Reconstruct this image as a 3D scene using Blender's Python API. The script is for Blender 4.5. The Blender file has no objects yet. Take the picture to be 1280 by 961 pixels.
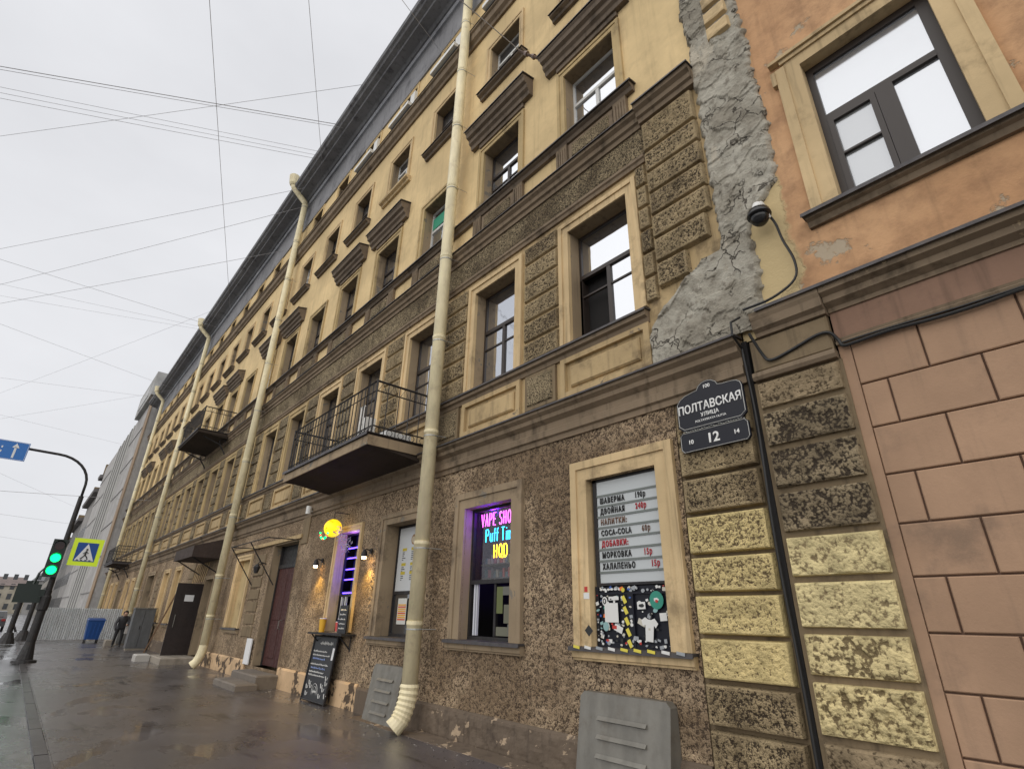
import bpy, bmesh, math, random
from mathutils import Vector, Matrix, noise
random.seed(7)
R = math.radians
S = bpy.context.scene
COL = S.collection
YW = 5.3                     # plane of the long facade; the camera stands at x=0, y=0

# ------------------------------------------------------------ camera
cam_d = bpy.data.cameras.new("camera"); cam = bpy.data.objects.new("camera", cam_d); COL.objects.link(cam)
cam_d.sensor_width = 36; cam_d.lens = 661.0/1280*36; cam_d.clip_start = .05; cam_d.clip_end = 2000
m = Matrix(((0.65758795, 0.29390281, 0.69368525), (0.75311493, -0.28076526, -0.59496956), (0.0198995, 0.91366953, -0.40597045)))
cam.matrix_world = Matrix.Translation((0, 0, 1.6)) @ m.to_4x4()
S.camera = cam

# ------------------------------------------------------------ sky, sun, exposure
SUN_EL, SUN_AZ = 46, 0       # elevation; azimuth offset of the sun from straight out of the facade
wd = bpy.data.worlds.new("World"); S.world = wd; wd.use_nodes = True
nt = wd.node_tree; N = nt.nodes; N.clear()
out = N.new("ShaderNodeOutputWorld"); bg = N.new("ShaderNodeBackground"); bg.inputs[1].default_value = .1
sky = N.new("ShaderNodeTexSky"); sky.sky_type = 'NISHITA'; sky.sun_disc = False
sky.sun_elevation = R(SUN_EL); sky.sun_rotation = R(150); sky.air_density = 1; sky.dust_density = 3
tc = N.new("ShaderNodeTexCoord"); mp = N.new("ShaderNodeMapping"); mp.inputs['Scale'].default_value = (1, 1, 2.2)
n1 = N.new("ShaderNodeTexNoise"); n1.inputs['Scale'].default_value = 1.6; n1.inputs['Detail'].default_value = 5; n1.inputs['Roughness'].default_value = .55
rp = N.new("ShaderNodeValToRGB")
rp.color_ramp.elements[0].position = .33; rp.color_ramp.elements[0].color = (6.7, 6.75, 7.0, 1)
rp.color_ramp.elements[1].position = .6; rp.color_ramp.elements[1].color = (7.5, 7.55, 7.8, 1)
mx = N.new("ShaderNodeMix"); mx.data_type = 'RGBA'; mx.inputs[0].default_value = .95
L = nt.links.new
L(tc.outputs['Generated'], mp.inputs[0]); L(mp.outputs[0], n1.inputs['Vector']); L(n1.outputs[0], rp.inputs[0])
L(sky.outputs[0], mx.inputs[6]); L(rp.outputs[0], mx.inputs[7]); L(mx.outputs[2], bg.inputs[0]); L(bg.outputs[0], out.inputs[0])
sl = bpy.data.lights.new("sun", 'SUN'); so = bpy.data.objects.new("sun", sl); COL.objects.link(so)
sl.energy = 1.5; sl.angle = R(110); sl.color = (1, .95, .87)
d = Vector((math.sin(R(30))*math.cos(R(SUN_EL)), -math.cos(R(30))*math.cos(R(SUN_EL)), math.sin(R(SUN_EL))))
so.rotation_euler = d.to_track_quat('Z', 'Y').to_euler()
S.view_settings.view_transform = 'Standard'; S.view_settings.look = 'None'
S.view_settings.exposure = 0.2; S.view_settings.gamma = 1

# ------------------------------------------------------------ materials
def _new(name):
    ma = bpy.data.materials.new(name); ma.use_nodes = True
    return ma, ma.node_tree, ma.node_tree.nodes['Principled BSDF']
def c4(c): return (c[0], c[1], c[2], 1)
def plain(name, col, rough=.6, metal=0, emit=None, es=1, spec=.5):
    ma, t, b = _new(name)
    b.inputs['Base Color'].default_value = c4(col); b.inputs['Roughness'].default_value = rough; b.inputs['Metallic'].default_value = metal
    b.inputs['Specular IOR Level'].default_value = spec
    if emit: b.inputs['Emission Color'].default_value = c4(emit); b.inputs['Emission Strength'].default_value = es
    return ma
def node(t, typ, **kw):
    n = t.nodes.new(typ)
    for k, v in kw.items():
        if k.startswith('i_'):
            key = k[2:]; n.inputs[int(key) if key.isdigit() else key.replace('_', ' ')].default_value = v
        else: setattr(n, k, v)
    return n
def mixc(t, fac, a, b_, mode='MIX'):
    n = t.nodes.new("ShaderNodeMix"); n.data_type = 'RGBA'; n.blend_type = mode
    for s, v in ((0, fac), (6, a), (7, b_)):
        if hasattr(v, 'links'): t.links.new(v, n.inputs[s])
        else: n.inputs[s].default_value = c4(v) if isinstance(v, tuple) else v
    return n.outputs[2]
def noi(t, vec, scale, detail=4, rough=.55, dist=0):
    n = node(t, "ShaderNodeTexNoise", i_Scale=scale, i_Detail=detail, i_Roughness=rough, i_Distortion=dist)
    t.links.new(vec, n.inputs['Vector']); return n.outputs[0]
def ramp(t, src, a, b_, va=0.0, vb=1.0):
    n = t.nodes.new("ShaderNodeMapRange"); t.links.new(src, n.inputs[0]); n.interpolation_type = 'SMOOTHSTEP'
    n.inputs[1].default_value = a; n.inputs[2].default_value = b_; n.inputs[3].default_value = va; n.inputs[4].default_value = vb
    return n.outputs[0]
def math_(t, op, a, b_=None):
    n = t.nodes.new("ShaderNodeMath"); n.operation = op
    for s, v in ((0, a), (1, b_)):
        if v is None: continue
        if hasattr(v, 'links'): t.links.new(v, n.inputs[s])
        else: n.inputs[s].default_value = v
    return n.outputs[0]
def pos(t, sc=(1, 1, 1)):
    g = t.nodes.new("ShaderNodeNewGeometry"); m_ = t.nodes.new("ShaderNodeMapping"); t.links.new(g.outputs['Position'], m_.inputs[0])
    m_.inputs['Scale'].default_value = sc; return m_.outputs[0]
def bump(t, b, h, strength, dist, prev=None):
    n = node(t, "ShaderNodeBump", i_Strength=strength, i_Distance=dist); t.links.new(h, n.inputs['Height'])
    if prev: t.links.new(prev, n.inputs['Normal'])
    t.links.new(n.outputs[0], b.inputs['Normal']); return n.outputs[0]

def plaster(name, col, dirt=(.07, .05, .035), da=.5, streak=.35, rough=.85, chips=None, chip_at=.68, bs=.35, vary=.15):
    """smooth painted render: mottled, streaked by rain, hairline chips showing the render below"""
    ma, t, b = _new(name); p = pos(t)
    big = noi(t, p, .55, 5); mid = noi(t, p, 3.1, 6, .62); fine = noi(t, p, 45, 4, .6)
    st = noi(t, pos(t, (7, 7, .45)), 1.3, 5, .6)
    lighter = tuple(min(1, c*1.13) for c in col); darker = tuple(c*.80 for c in col)
    c = mixc(t, ramp(t, big, .3, .7), darker, lighter)
    c = mixc(t, ramp(t, mid, .35, .75, 0, .35), c, tuple(x*.72 for x in col))
    c = mixc(t, math_(t, 'MULTIPLY', ramp(t, st, .5, .78), streak), c, dirt)
    c = mixc(t, math_(t, 'MULTIPLY', ramp(t, noi(t, p, 1.4, 8, .68), .52, .72), da), c, dirt)
    if chips:
        k = ramp(t, noi(t, p, 2.3, 9, .66, .3), chip_at, chip_at+.02)
        c = mixc(t, k, c, chips)
    oi = t.nodes.new('ShaderNodeObjectInfo'); c = mixc(t, math_(t, 'MULTIPLY', oi.outputs['Random'], vary), c, tuple(x*.7 for x in col))
    t.links.new(c, b.inputs['Base Color']); b.inputs['Roughness'].default_value = rough
    b.inputs['Specular IOR Level'].default_value = .25
    h = math_(t, 'ADD', math_(t, 'MULTIPLY', fine, .25), mid)
    if chips: h = math_(t, 'SUBTRACT', h, math_(t, 'MULTIPLY', k, .5))
    bump(t, b, h, bs, .02)
    return ma

def spatter(name, light, dark, scale=26, thr=.47, amt=1.0, tint=(.10, .07, .04), attr=True, dist=.025, wid=.085):
    """thrown render: crusty peaks over darker hollows, coarse enough to count"""
    ma, t, b = _new(name); p0 = pos(t); oi = t.nodes.new("ShaderNodeObjectInfo")
    ad = node(t, "ShaderNodeVectorMath", operation='MULTIPLY_ADD'); cmb = t.nodes.new("ShaderNodeCombineXYZ")
    for q_ in range(3): t.links.new(oi.outputs['Random'], cmb.inputs[q_])
    t.links.new(cmb.outputs[0], ad.inputs[0]); ad.inputs[1].default_value = (17, 31, 23) if attr and 'ground' not in name else (0, 0, 0); t.links.new(p0, ad.inputs[2]); p = ad.outputs[0]
    a = noi(t, p, scale, 4, .65, .3); v = node(t, "ShaderNodeTexVoronoi", i_Scale=scale*1.7); t.links.new(p, v.inputs['Vector'])
    h = math_(t, 'ADD', a, math_(t, 'MULTIPLY', v.outputs['Distance'], -.28))
    big = noi(t, p, .8, 6, .6)
    h2 = math_(t, 'ADD', h, math_(t, 'MULTIPLY', math_(t, 'SUBTRACT', big, .5), .22))
    if attr:
        at = node(t, "ShaderNodeAttribute", attribute_name="relief"); h2 = math_(t, 'ADD', h2, math_(t, 'MULTIPLY', at.outputs['Fac'], .13))
    if attr and 'ground' not in name: h2 = math_(t, 'ADD', h2, math_(t, 'MULTIPLY', math_(t, 'SUBTRACT', oi.outputs['Random'], .5), .11))
    k = ramp(t, h2, thr-.13-wid, thr-.13+wid)
    l2 = mixc(t, ramp(t, noi(t, p, 5, 5, .6), .35, .7), light, tuple(x*.66 for x in light))
    l2 = mixc(t, ramp(t, noi(t, p0, .7, 7, .62, .4), .47, .63, 0, .6*amt), l2, tint)
    l2 = mixc(t, ramp(t, noi(t, pos(t, (5, 5, .6)), 1.1, 5, .6), .56, .68, 0, .45*amt), l2, tuple(x*.75 for x in tint))
    l2 = mixc(t, ramp(t, noi(t, p0, 1.1, 4, .6), .60, .66, 0, .35*amt), l2, tuple(min(1, x*1.25) for x in light))
    c = mixc(t, k, dark, l2)
    t.links.new(c, b.inputs['Base Color']); b.inputs['Roughness'].default_value = .93; b.inputs['Specular IOR Level'].default_value = .2
    bump(t, b, h, .9, dist)
    return ma

def metalpaint(name, col, rough=.45, dirt=.3, dcol=(.1, .07, .05), metal=0.0, scale=4):
    ma, t, b = _new(name); p = pos(t)
    k = ramp(t, noi(t, p, scale, 8, .7), .5, .75, 0, dirt)
    c = mixc(t, ramp(t, noi(t, pos(t, (3, 3, .8)), 2, 4), .3, .7), tuple(x*.85 for x in col), tuple(min(1, x*1.1) for x in col))
    c = mixc(t, k, c, dcol); t.links.new(c, b.inputs['Base Color'])
    t.links.new(ramp(t, noi(t, p, scale*3, 5), .3, .8, rough, min(1, rough+.3)), b.inputs['Roughness'])
    b.inputs['Metallic'].default_value = metal
    bump(t, b, noi(t, p, scale*5, 4), .15, .01)
    return ma

def glass(name, dark, refl, rough=.03, var=.5):
    """window glass as seen from the street: a dark or curtained room under the sky's reflection"""
    ma, t, b = _new(name); o = t.nodes.new("ShaderNodeObjectInfo")
    gl = node(t, "ShaderNodeBsdfGlossy", i_Roughness=rough); gl.inputs['Color'].default_value = (.80, .83, .88, 1)
    p = pos(t); wob = node(t, "ShaderNodeBump", i_Strength=.12, i_Distance=.02); t.links.new(noi(t, p, 2.2, 2), wob.inputs['Height'])
    t.links.new(wob.outputs[0], gl.inputs['Normal'])
    c = mixc(t, math_(t, 'POWER', o.outputs['Random'], 3.0), dark, tuple(min(1, x*6*var+.1*var) for x in dark))
    t.links.new(c, b.inputs['Base Color']); b.inputs['Roughness'].default_value = .4
    ms = t.nodes.new("ShaderNodeMixShader")
    lw = node(t, "ShaderNodeLayerWeight", i_Blend=.35)
    f = math_(t, 'ADD', math_(t, 'MULTIPLY', lw.outputs['Fresnel'], .6), refl); f = math_(t, 'MINIMUM', f, .95)
    t.links.new(f, ms.inputs[0]); t.links.new(b.outputs[0], ms.inputs[1]); t.links.new(gl.outputs[0], ms.inputs[2])
    t.links.new(ms.outputs[0], t.nodes['Material Output'].inputs[0])
    return ma

M = dict(
 yellow=plaster('yellow_render', (.74, .56, .30), (.20, .14, .08), .22, .25, chips=(.42, .34, .22), chip_at=.715),
 yellow_dirty=plaster('weathered_yellow_render', (.52, .39, .20), (.10, .07, .045), .75, .6, chips=(.22, .18, .13), chip_at=.66),
 tan=plaster('tan_render', (.50, .37, .20), (.09, .065, .04), .75, .6, chips=(.2, .16, .12), chip_at=.66),
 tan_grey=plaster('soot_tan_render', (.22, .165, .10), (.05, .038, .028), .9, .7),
 surround=plaster('ochre_surround_paint', (.66, .495, .28), (.12, .085, .05), .6, .6, chips=(.3, .25, .18), chip_at=.73),
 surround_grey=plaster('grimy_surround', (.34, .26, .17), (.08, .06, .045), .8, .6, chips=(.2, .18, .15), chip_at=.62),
 dark_mould=plaster('soot_black_moulding', (.19, .148, .11), (.03, .025, .02), .8, .5, chips=(.25, .19, .12), chip_at=.68),
 brown_mould=plaster('brown_moulding', (.245, .185, .125), (.04, .03, .02), .8, .6, chips=(.34, .26, .16), chip_at=.66),
 tin=metalpaint('weathered_dark_tin', (.045, .04, .042), .4, .6, (.12, .08, .05)),
 slate=plaster('slate_grey_cornice', (.235, .238, .25), (.05, .05, .06), .8, .6, chips=(.3, .3, .34), chip_at=.66),
 frieze_grey=plaster('weathered_grey_frieze', (.30, .30, .315), (.10, .10, .11), .8, .7, chips=(.42, .42, .43), chip_at=.66),
 slate_light=plaster('pale_grey_cornice', (.40, .41, .44), (.15, .15, .17), .6, .5),
 white_paint=plain('white_paint', (.72, .72, .70), .5),
 wood_dark=plain('dark_brown_frame', (.035, .026, .022), .45),
 wood_white=plain('white_frame', (.62, .62, .60), .5),
 wood_grey=plain('grey_frame', (.22, .20, .18), .6),
 glass=glass('window_glass', (.03, .032, .035), .22),
 glass_bright=glass('sky_mirroring_glass', (.05, .05, .055), .66),
 glass_shine=glass('white_film_glass', (.30, .31, .33), .52, .12, .1),
 spat_ground=spatter('thrown_render_ground_floor', (.48, .36, .235), (.085, .06, .042), 38, .455, tint=(.16, .105, .06)),
 spat_first=spatter('thrown_render_first_floor', (.39, .31, .19), (.05, .038, .026), 40, .47, attr=False),
 spat_block=spatter('thrown_render_block', (.42, .325, .19), (.05, .036, .024), 40, .465, attr=True),
 spat_yellow=spatter('yellow_painted_block', (.70, .56, .27), (.15, .11, .06), 38, .405, .1, tint=(.5, .38, .15), dist=.02),
 pit_yellow=spatter('deeply_pitted_yellow', (.74, .61, .32), (.18, .135, .07), 17, .42, .1, tint=(.5, .4, .2), dist=.04, wid=.07),
 rock_yellow=spatter('yellow_painted_rock_face', (.74, .62, .33), (.24, .185, .10), 20, .35, .05, tint=(.5, .4, .2), dist=.03, wid=.10),
 rock_dark=spatter('sooty_rock_face', (.34, .27, .17), (.045, .034, .024), 22, .47, .7, tint=(.08, .06, .04), dist=.03),
 rock_tan=spatter('tan_rock_face', (.34, .26, .16), (.07, .05, .03), 22, .42, .5, tint=(.12, .09, .055), dist=.02),
 pipe=metalpaint('cream_pipe_paint', (.78, .69, .45), .4, .5, (.36, .27, .16)),
 pipe_grey=metalpaint('galvanised_pipe', (.40, .41, .40), .35, .3, (.2, .18, .15), .5),
 galv=metalpaint('galvanised_sheet', (.21, .20, .175), .38, .5, (.12, .09, .06), .45),
 black_metal=metalpaint('black_iron', (.018, .017, .018), .5, .4, (.06, .035, .02)),
 black_gloss=plain('black_enamel', (.010, .011, .018), .4, 0, None, 1, .3),
 step=plaster('worn_step', (.19, .165, .14), (.06, .05, .04), .6, .2),
 canopy=metalpaint('brown_canopy_tin', (.045, .03, .024), .75, .4, (.09, .06, .04)),
 concrete=plaster('worn_concrete', (.30, .265, .22), (.08, .065, .05), .6, .2),
 plinth=plaster('dark_plinth', (.15, .115, .085), (.04, .03, .025), .9, .6, chips=(.42, .32, .22), chip_at=.59),
 plinth_pink=plaster('peeling_peach_plinth', (.60, .42, .25), (.12, .085, .055), .5, .2, chips=(.09, .065, .045), chip_at=.54),
 door_red=metalpaint('maroon_door_paint', (.055, .013, .010), .55, .3, (.04, .02, .015)),
 door_dark=metalpaint('dark_brown_door', (.022, .015, .014), .35, .3, (.05, .03, .02)),
 interior=plain('unlit_interior', (.012, .011, .011), .9),
 grey_paper=plain('paper', (.72, .72, .72), .7),
 soot=plaster('soot_and_shade_underside', (.05, .038, .03), (.02, .016, .014), .8, .3),  # soot plus the shade under the balconies, both put into the colour
 orange_low=plaster('pinkish_brown_render', (.42, .27, .175), (.20, .14, .10), .75, .45, chips=(.30, .21, .15), chip_at=.70, vary=.30),
 orange_joint=plain('dark_joint', (.15, .09, .062), .9),
 brown_band=plaster('brown_band_render', (.27, .165, .115), (.08, .055, .04), .6, .5),
)

# ------------------------------------------------------------ mesh helpers
class MB:
    def __init__(s): s.v = []; s.f = []; s.m = []; s.mats = []
    def mi(s, ma):
        if ma not in s.mats: s.mats.append(ma)
        return s.mats.index(ma)
    def add(s, vs, fs, ma=None):
        o = len(s.v); s.v += [tuple(v) for v in vs]; k = s.mi(ma) if ma else 0
        for f in fs: s.f.append(tuple(i+o for i in f)); s.m.append(k)
    def box(s, x0, x1, y0, y1, z0, z1, ma=None):
        s.add([(x0, y0, z0), (x1, y0, z0), (x1, y1, z0), (x0, y1, z0), (x0, y0, z1), (x1, y0, z1), (x1, y1, z1), (x0, y1, z1)],
              [(0, 3, 2, 1), (4, 5, 6, 7), (0, 1, 5, 4), (1, 2, 6, 5), (2, 3, 7, 6), (3, 0, 4, 7)], ma)
    def fb(s, x0, x1, o0, o1, z0, z1, ma=None): s.box(x0, x1, YW-o1, YW-o0, z0, z1, ma)     # facade box: o = metres proud of the wall
    def cb(s, x0, x1, o0, o1, z0, z1, c=.02, ma=None):                                     # chamfered block on the facade
        y0, y1, yc = YW-o1, YW-o0, YW-o1+c
        v = [(x0, y1, z0), (x1, y1, z0), (x1, y1, z1), (x0, y1, z1), (x0, yc, z0), (x1, yc, z0), (x1, yc, z1), (x0, yc, z1),
             (x0+c, y0, z0+c), (x1-c, y0, z0+c), (x1-c, y0, z1-c), (x0+c, y0, z1-c)]
        s.add(v, [(8, 9, 10, 11), (4, 5, 9, 8), (5, 6, 10, 9), (6, 7, 11, 10), (7, 4, 8, 11), (0, 1, 5, 4), (1, 2, 6, 5), (2, 3, 7, 6), (3, 0, 4, 7)], ma)
    def prof(s, pr, x0, x1, ma=None):                                                      # profile [(o, z)] run along x, closed ends
        n = len(pr); vs = [(x0, YW-o, z) for o, z in pr]+[(x1, YW-o, z) for o, z in pr]
        fs = [(i, (i+1) % n, (i+1) % n+n, i+n) for i in range(n)]+[tuple(range(n))[::-1], tuple(range(n, 2*n))]
        s.add(vs, fs, ma)
    def tube(s, pts, r, n=8, ma=None, cap=True):
        pts = [Vector(p) for p in pts]; rs = r if isinstance(r, (list, tuple)) else [r]*len(pts); o = []
        ref = None
        for i, p in enumerate(pts):
            t = (pts[min(i+1, len(pts)-1)]-pts[max(i-1, 0)]).normalized()
            if ref is None: ref = Vector((0, 0, 1)) if abs(t.z) < .9 else Vector((1, 0, 0))
            a = (ref-t*ref.dot(t)).normalized(); ref = a; b = t.cross(a)
            o += [p+(a*math.cos(k*2*math.pi/n)+b*math.sin(k*2*math.pi/n))*rs[i] for k in range(n)]
        fs = [(i*n+k, i*n+(k+1) % n, (i+1)*n+(k+1) % n, (i+1)*n+k) for i in range(len(pts)-1) for k in range(n)]
        if cap: fs += [tuple(range(n))[::-1], tuple(range((len(pts)-1)*n, len(pts)*n))]
        s.add(o, fs, ma)
    def bar(s, a, b, w, ma=None): s.tube([a, b], w*.7, 4, ma)
    def disc(s, c, r, axis, n=20, th=.01, ma=None):
        c = Vector(c); a = Vector(axis).normalized(); s.tube([c, c+a*th], r, n, ma)
    def build(s, name, ma=None, parent=None, origin=(0, 0, 0), smooth=False, attr=None):
        me = bpy.data.meshes.new(name)
        ox, oy, oz = origin
        me.from_pydata([(x-ox, y-oy, z-oz) for x, y, z in s.v], [], s.f)
        if s.mats:
            for q in s.mats: me.materials.append(q)
            me.polygons.foreach_set('material_index', s.m)
        elif ma: me.materials.append(ma)
        if smooth: me.polygons.foreach_set('use_smooth', [True]*len(s.f))
        if attr:
            at = me.attributes.new('relief', 'FLOAT', 'POINT'); at.data.foreach_set('value', attr)
        bm = bmesh.new(); bm.from_mesh(me); bmesh.ops.recalc_face_normals(bm, faces=bm.faces); bm.to_mesh(me); bm.free()
        return put(name, me, parent, origin)
def sm(pts, k=5):
    P = [Vector(p) for p in pts]; P = [P[0]*2-P[1]]+P+[P[-1]*2-P[-2]]; o = []
    for i in range(1, len(P)-2):
        for j in range(k):
            u = j/k; a, b, c, d = P[i-1:i+3]; o.append(.5*((2*b)+(c-a)*u+(2*a-5*b+4*c-d)*u*u+(3*b-a-3*c+d)*u**3))
    return o+[P[-2]]
WL = {}
def put(name, me, parent=None, at=(0, 0, 0)):
    o = bpy.data.objects.new(name, me); COL.objects.link(o); WL[o.name] = Vector(at)
    if parent: o.parent = parent; o.location = Vector(at)-WL[parent.name]
    else: o.location = at
    return o
def thing(name, label, cat, at=(0, 0, 0), group=None, me=None):
    o = put(name, me, None, at); o['label'] = label; o['category'] = cat
    if group: o['group'] = group
    return o
def tag(o, label, cat, group=None):
    o['label'] = label; o['category'] = cat
    if group: o['group'] = group
    return o
def struct(o): o['kind'] = 'structure'; return o
def text(body, size, ma, parent, at, name='lettering', ext=.002, align='LEFT', off=0.0, rot=(90, 0, 0), sx=1.0, space=1.0, shear=0):
    cu = bpy.data.curves.new(name, 'FONT'); cu.body = body; cu.size = size; cu.extrude = ext; cu.align_x = align; cu.bevel_depth = off; cu.bevel_resolution = 0; cu.space_character = space; cu.shear = shear
    tmp = bpy.data.objects.new('tmp', cu); COL.objects.link(tmp)
    dg = bpy.context.evaluated_depsgraph_get(); me = bpy.data.meshes.new_from_object(tmp.evaluated_get(dg))
    bpy.data.objects.remove(tmp); me.name = name
    me.materials.clear(); me.materials.append(ma)
    for v in me.vertices: v.co.x *= sx
    o = put(name, me, parent, at); o.rotation_euler = [R(a) for a in rot]
    return o
def nz(x, y, z, f): return noise.noise((x*f, y*f, z*f))
def rough_panel(name, rects, holes, amp, f, step, ma, parent, base=0.0, margin=0.0, o0=-.02, seed=0, kind='crust', origin=None, edgefn=None):
    """front skin of real relief: a grid over rect (x0,x1,z0,z1) pushed out by noise, edges turned back to the wall"""
    x0, x1, z0, z1 = rects; nx = max(2, int(round((x1-x0)/step))); nzz = max(2, int(round((z1-z0)/step)))
    b = MB(); at = []; idx = {}
    for j in range(nzz+1):
        for i in range(nx+1):
            x = x0+(x1-x0)*i/nx; z = z0+(z1-z0)*j/nzz
            q = nz(x, seed, z, f)+.5*nz(x, seed+9, z, f*2.1)+.3*nz(x, seed+5, z, f*4.3)
            if kind == 'rock': q = abs(nz(x, seed, z, f*.5))*1.5-.3+.45*nz(x, seed+3, z, f*1.6)+.25*nz(x, seed+4, z, f*3.5)
            e = 1
            if margin:
                ed = min(x-x0, x1-x, z-z0, z1-z); e = max(0, min(1, (ed-margin*.55)/(margin*.45)))
                mq = q*e; q = mq
            o = base+amp*q
            if edgefn: o = edgefn(x, z, o)
            if margin:
                ed = min(i, nx-i, j, nzz-j)
                if ed == 0: o = o0
                elif ed == 1: o -= .006
            b.v.append((x, YW-o, z)); at.append(q+(1-e)*.9)
    W = nx+1
    for j in range(nzz):
        for i in range(nx):
            cx = x0+(x1-x0)*(i+.5)/nx; cz = z0+(z1-z0)*(j+.5)/nzz
            if any(h[0] < cx < h[1] and h[2] < cz < h[3] for h in holes): continue
            a = j*W+i; b.f.append((a, a+1, a+1+W, a+W)); b.m.append(0)
    o_ = origin or (x0, YW, z0)
    me = bpy.data.meshes.new(name); me.from_pydata([(x-o_[0], y-o_[1], z-o_[2]) for x, y, z in b.v], [], b.f); me.materials.append(ma)
    a_ = me.attributes.new('relief', 'FLOAT', 'POINT'); a_.data.foreach_set('value', at)
    return put(name, me, parent, o_)
def wall(name, x0, x1, z0, z1, holes, ma, parent, o=0.0, origin=None):
    xs = sorted({x0, x1, *[min(max(h[k], x0), x1) for h in holes for k in (0, 1)]}); zs = sorted({z0, z1, *[min(max(h[k], z0), z1) for h in holes for k in (2, 3)]})
    b = MB()
    for i in range(len(xs)-1):
        for j in range(len(zs)-1):
            cx = (xs[i]+xs[i+1])/2; cz = (zs[j]+zs[j+1])/2
            if any(h[0] < cx < h[1] and h[2] < cz < h[3] for h in holes): continue
            y = YW-o; b.add([(xs[i], y, zs[j]), (xs[i+1], y, zs[j]), (xs[i+1], y, zs[j+1]), (xs[i], y, zs[j+1])], [(0, 1, 2, 3)])
    return b.build(name, ma, parent, origin or (x0, YW, z0))

# ------------------------------------------------------------ ground
def ground_mat(name, base, wet, r0, r1, thr=.5):
    ma, t, b = _new(name); p = pos(t)
    n = noi(t, p, .55, 6, .6, .5); st = noi(t, pos(t, (.25, 1.5, 1)), 1.0, 5, .6); g = noi(t, p, 90, 3, .6)
    k = ramp(t, math_(t, 'ADD', math_(t, 'MULTIPLY', n, .6), math_(t, 'MULTIPLY', st, .4)), thr-.16, thr+.18)
    c = mixc(t, k, base, wet); c = mixc(t, ramp(t, g, .4, .75, 0, .45), c, tuple(min(1, x*2.2) for x in base))
    cr = ramp(t, noi(t, pos(t, (.35, 2.4, 1)), 1.1, 8, .7), .60, .63, 0, .8); c = mixc(t, cr, c, (.012, .011, .011))
    t.links.new(c, b.inputs['Base Color'])
    t.links.new(math_(t, 'ADD', ramp(t, k, 0, 1, r1, r0), math_(t, 'MULTIPLY', g, .1)), b.inputs['Roughness'])
    b.inputs['Coat Weight'].default_value = .55; pud = ramp(t, noi(t, pos(t, (.6, 1.1, 1)), .8, 6, .6, .3), .53, .58); t.links.new(ramp(t, pud, 0, 1, .30, .07), b.inputs['Coat Roughness']); b.inputs['Coat IOR'].default_value = 1.6
    b1 = bump(t, b, math_(t, 'MULTIPLY', g, math_(t, 'SUBTRACT', 1.15, pud)), .55, .012); bump(t, b, noi(t, p, 2.5, 4), .2, .02, b1)
    return ma
M['asphalt'] = ground_mat('wet_asphalt', (.085, .076, .075), (.040, .036, .037), .16, .40)
M['road'] = ground_mat('wet_road_asphalt', (.10, .10, .10), (.028, .029, .03), .08, .28, .46)
b = MB(); b.add([(-900, -700, -.5), (900, -700, -.5), (900, 700, -.5), (-900, 700, -.5)], [(0, 1, 2, 3)])
struct(b.build('ground', plain('far_ground', (.09, .09, .085), .9)))
b = MB(); b.box(-240, 40, .86, 5.62, -.45, 0); b.box(-45, 40, .842, .858, -.45, -.004)
struct(b.build('pavement', M['asphalt'], origin=(-5, 3, 0)))
b = MB(); b.box(-240, 40, -13, .70, -.45, -.03); struct(b.build('road', M['road'], origin=(-5, -6, 0)))
kerb = MB(); x = -60; root = put('kerb', None, None, (0, .77, 0)); struct(root); me0 = None
km = plaster('granite_kerb', (.075, .07, .07), (.03, .028, .026), .6, .0, rough=.35)
b = MB(); b.box(-.496, .496, -.068, .068, -.3, -.001); ks = b.build('kerb_stone', km, root, (0, 0, 0)); kme = ks.data; bpy.data.objects.remove(ks)
for i in range(66): put('kerb_stone', kme, root, (-58+i, .77+random.uniform(-.004, .004), random.uniform(-.008, .0)))

# ------------------------------------------------------------ the long yellow building
X0, X1 = -57.5, -2.24          # ends of the facade
NC = 21
CX = [-4.2-2.52*k for k in range(NC)]
BY = thing('apartment_building', 'long soot-stained yellow building with rough brown ground floor and three rows of upper windows', 'building', (-30, YW, 0))
# ground-floor openings: (x0, x1, z0, z1)
GO = [(-4.60, -3.52, 1.33, 3.31), (-7.28, -6.10, 1.31, 3.28), (-9.95, -8.75, 1.27, 3.30), (-12.20, -11.14, 1.30, 3.34),
      (-16.62, -14.72, .34, 3.42), (-19.85, -18.62, 1.2, 3.18), (-23.75, -22.6, .2, 2.75), (-29.6, -28.55, 1.15, 3.35), (-32.2, -31.1, 1.15, 3.35),
      (-36.9, -34.9, .2, 3.4)]+[(c-.52, c+.52, 1.15, 3.35) for c in (-39.3, -41.9, -44.4, -49.5, -52.0, -54.5)]+[(-47.6, -46.4, .1, 2.9)]
hg = GO
wall('ground_floor_wall', X0, -10.4, -.3, 4.2, hg, M['spat_ground'], BY)
rough_panel('ground_floor_wall', (-10.4, -3.2, .36, 4.2), hg, .013, 15, .022, M['spat_ground'], BY, seed=3)
b = MB(); b.fb(-3.3, X1, -.3, -.02, -.3, 4.2); b.build('corner_backing', M['tan_grey'], BY, (-3, YW, 0))
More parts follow.
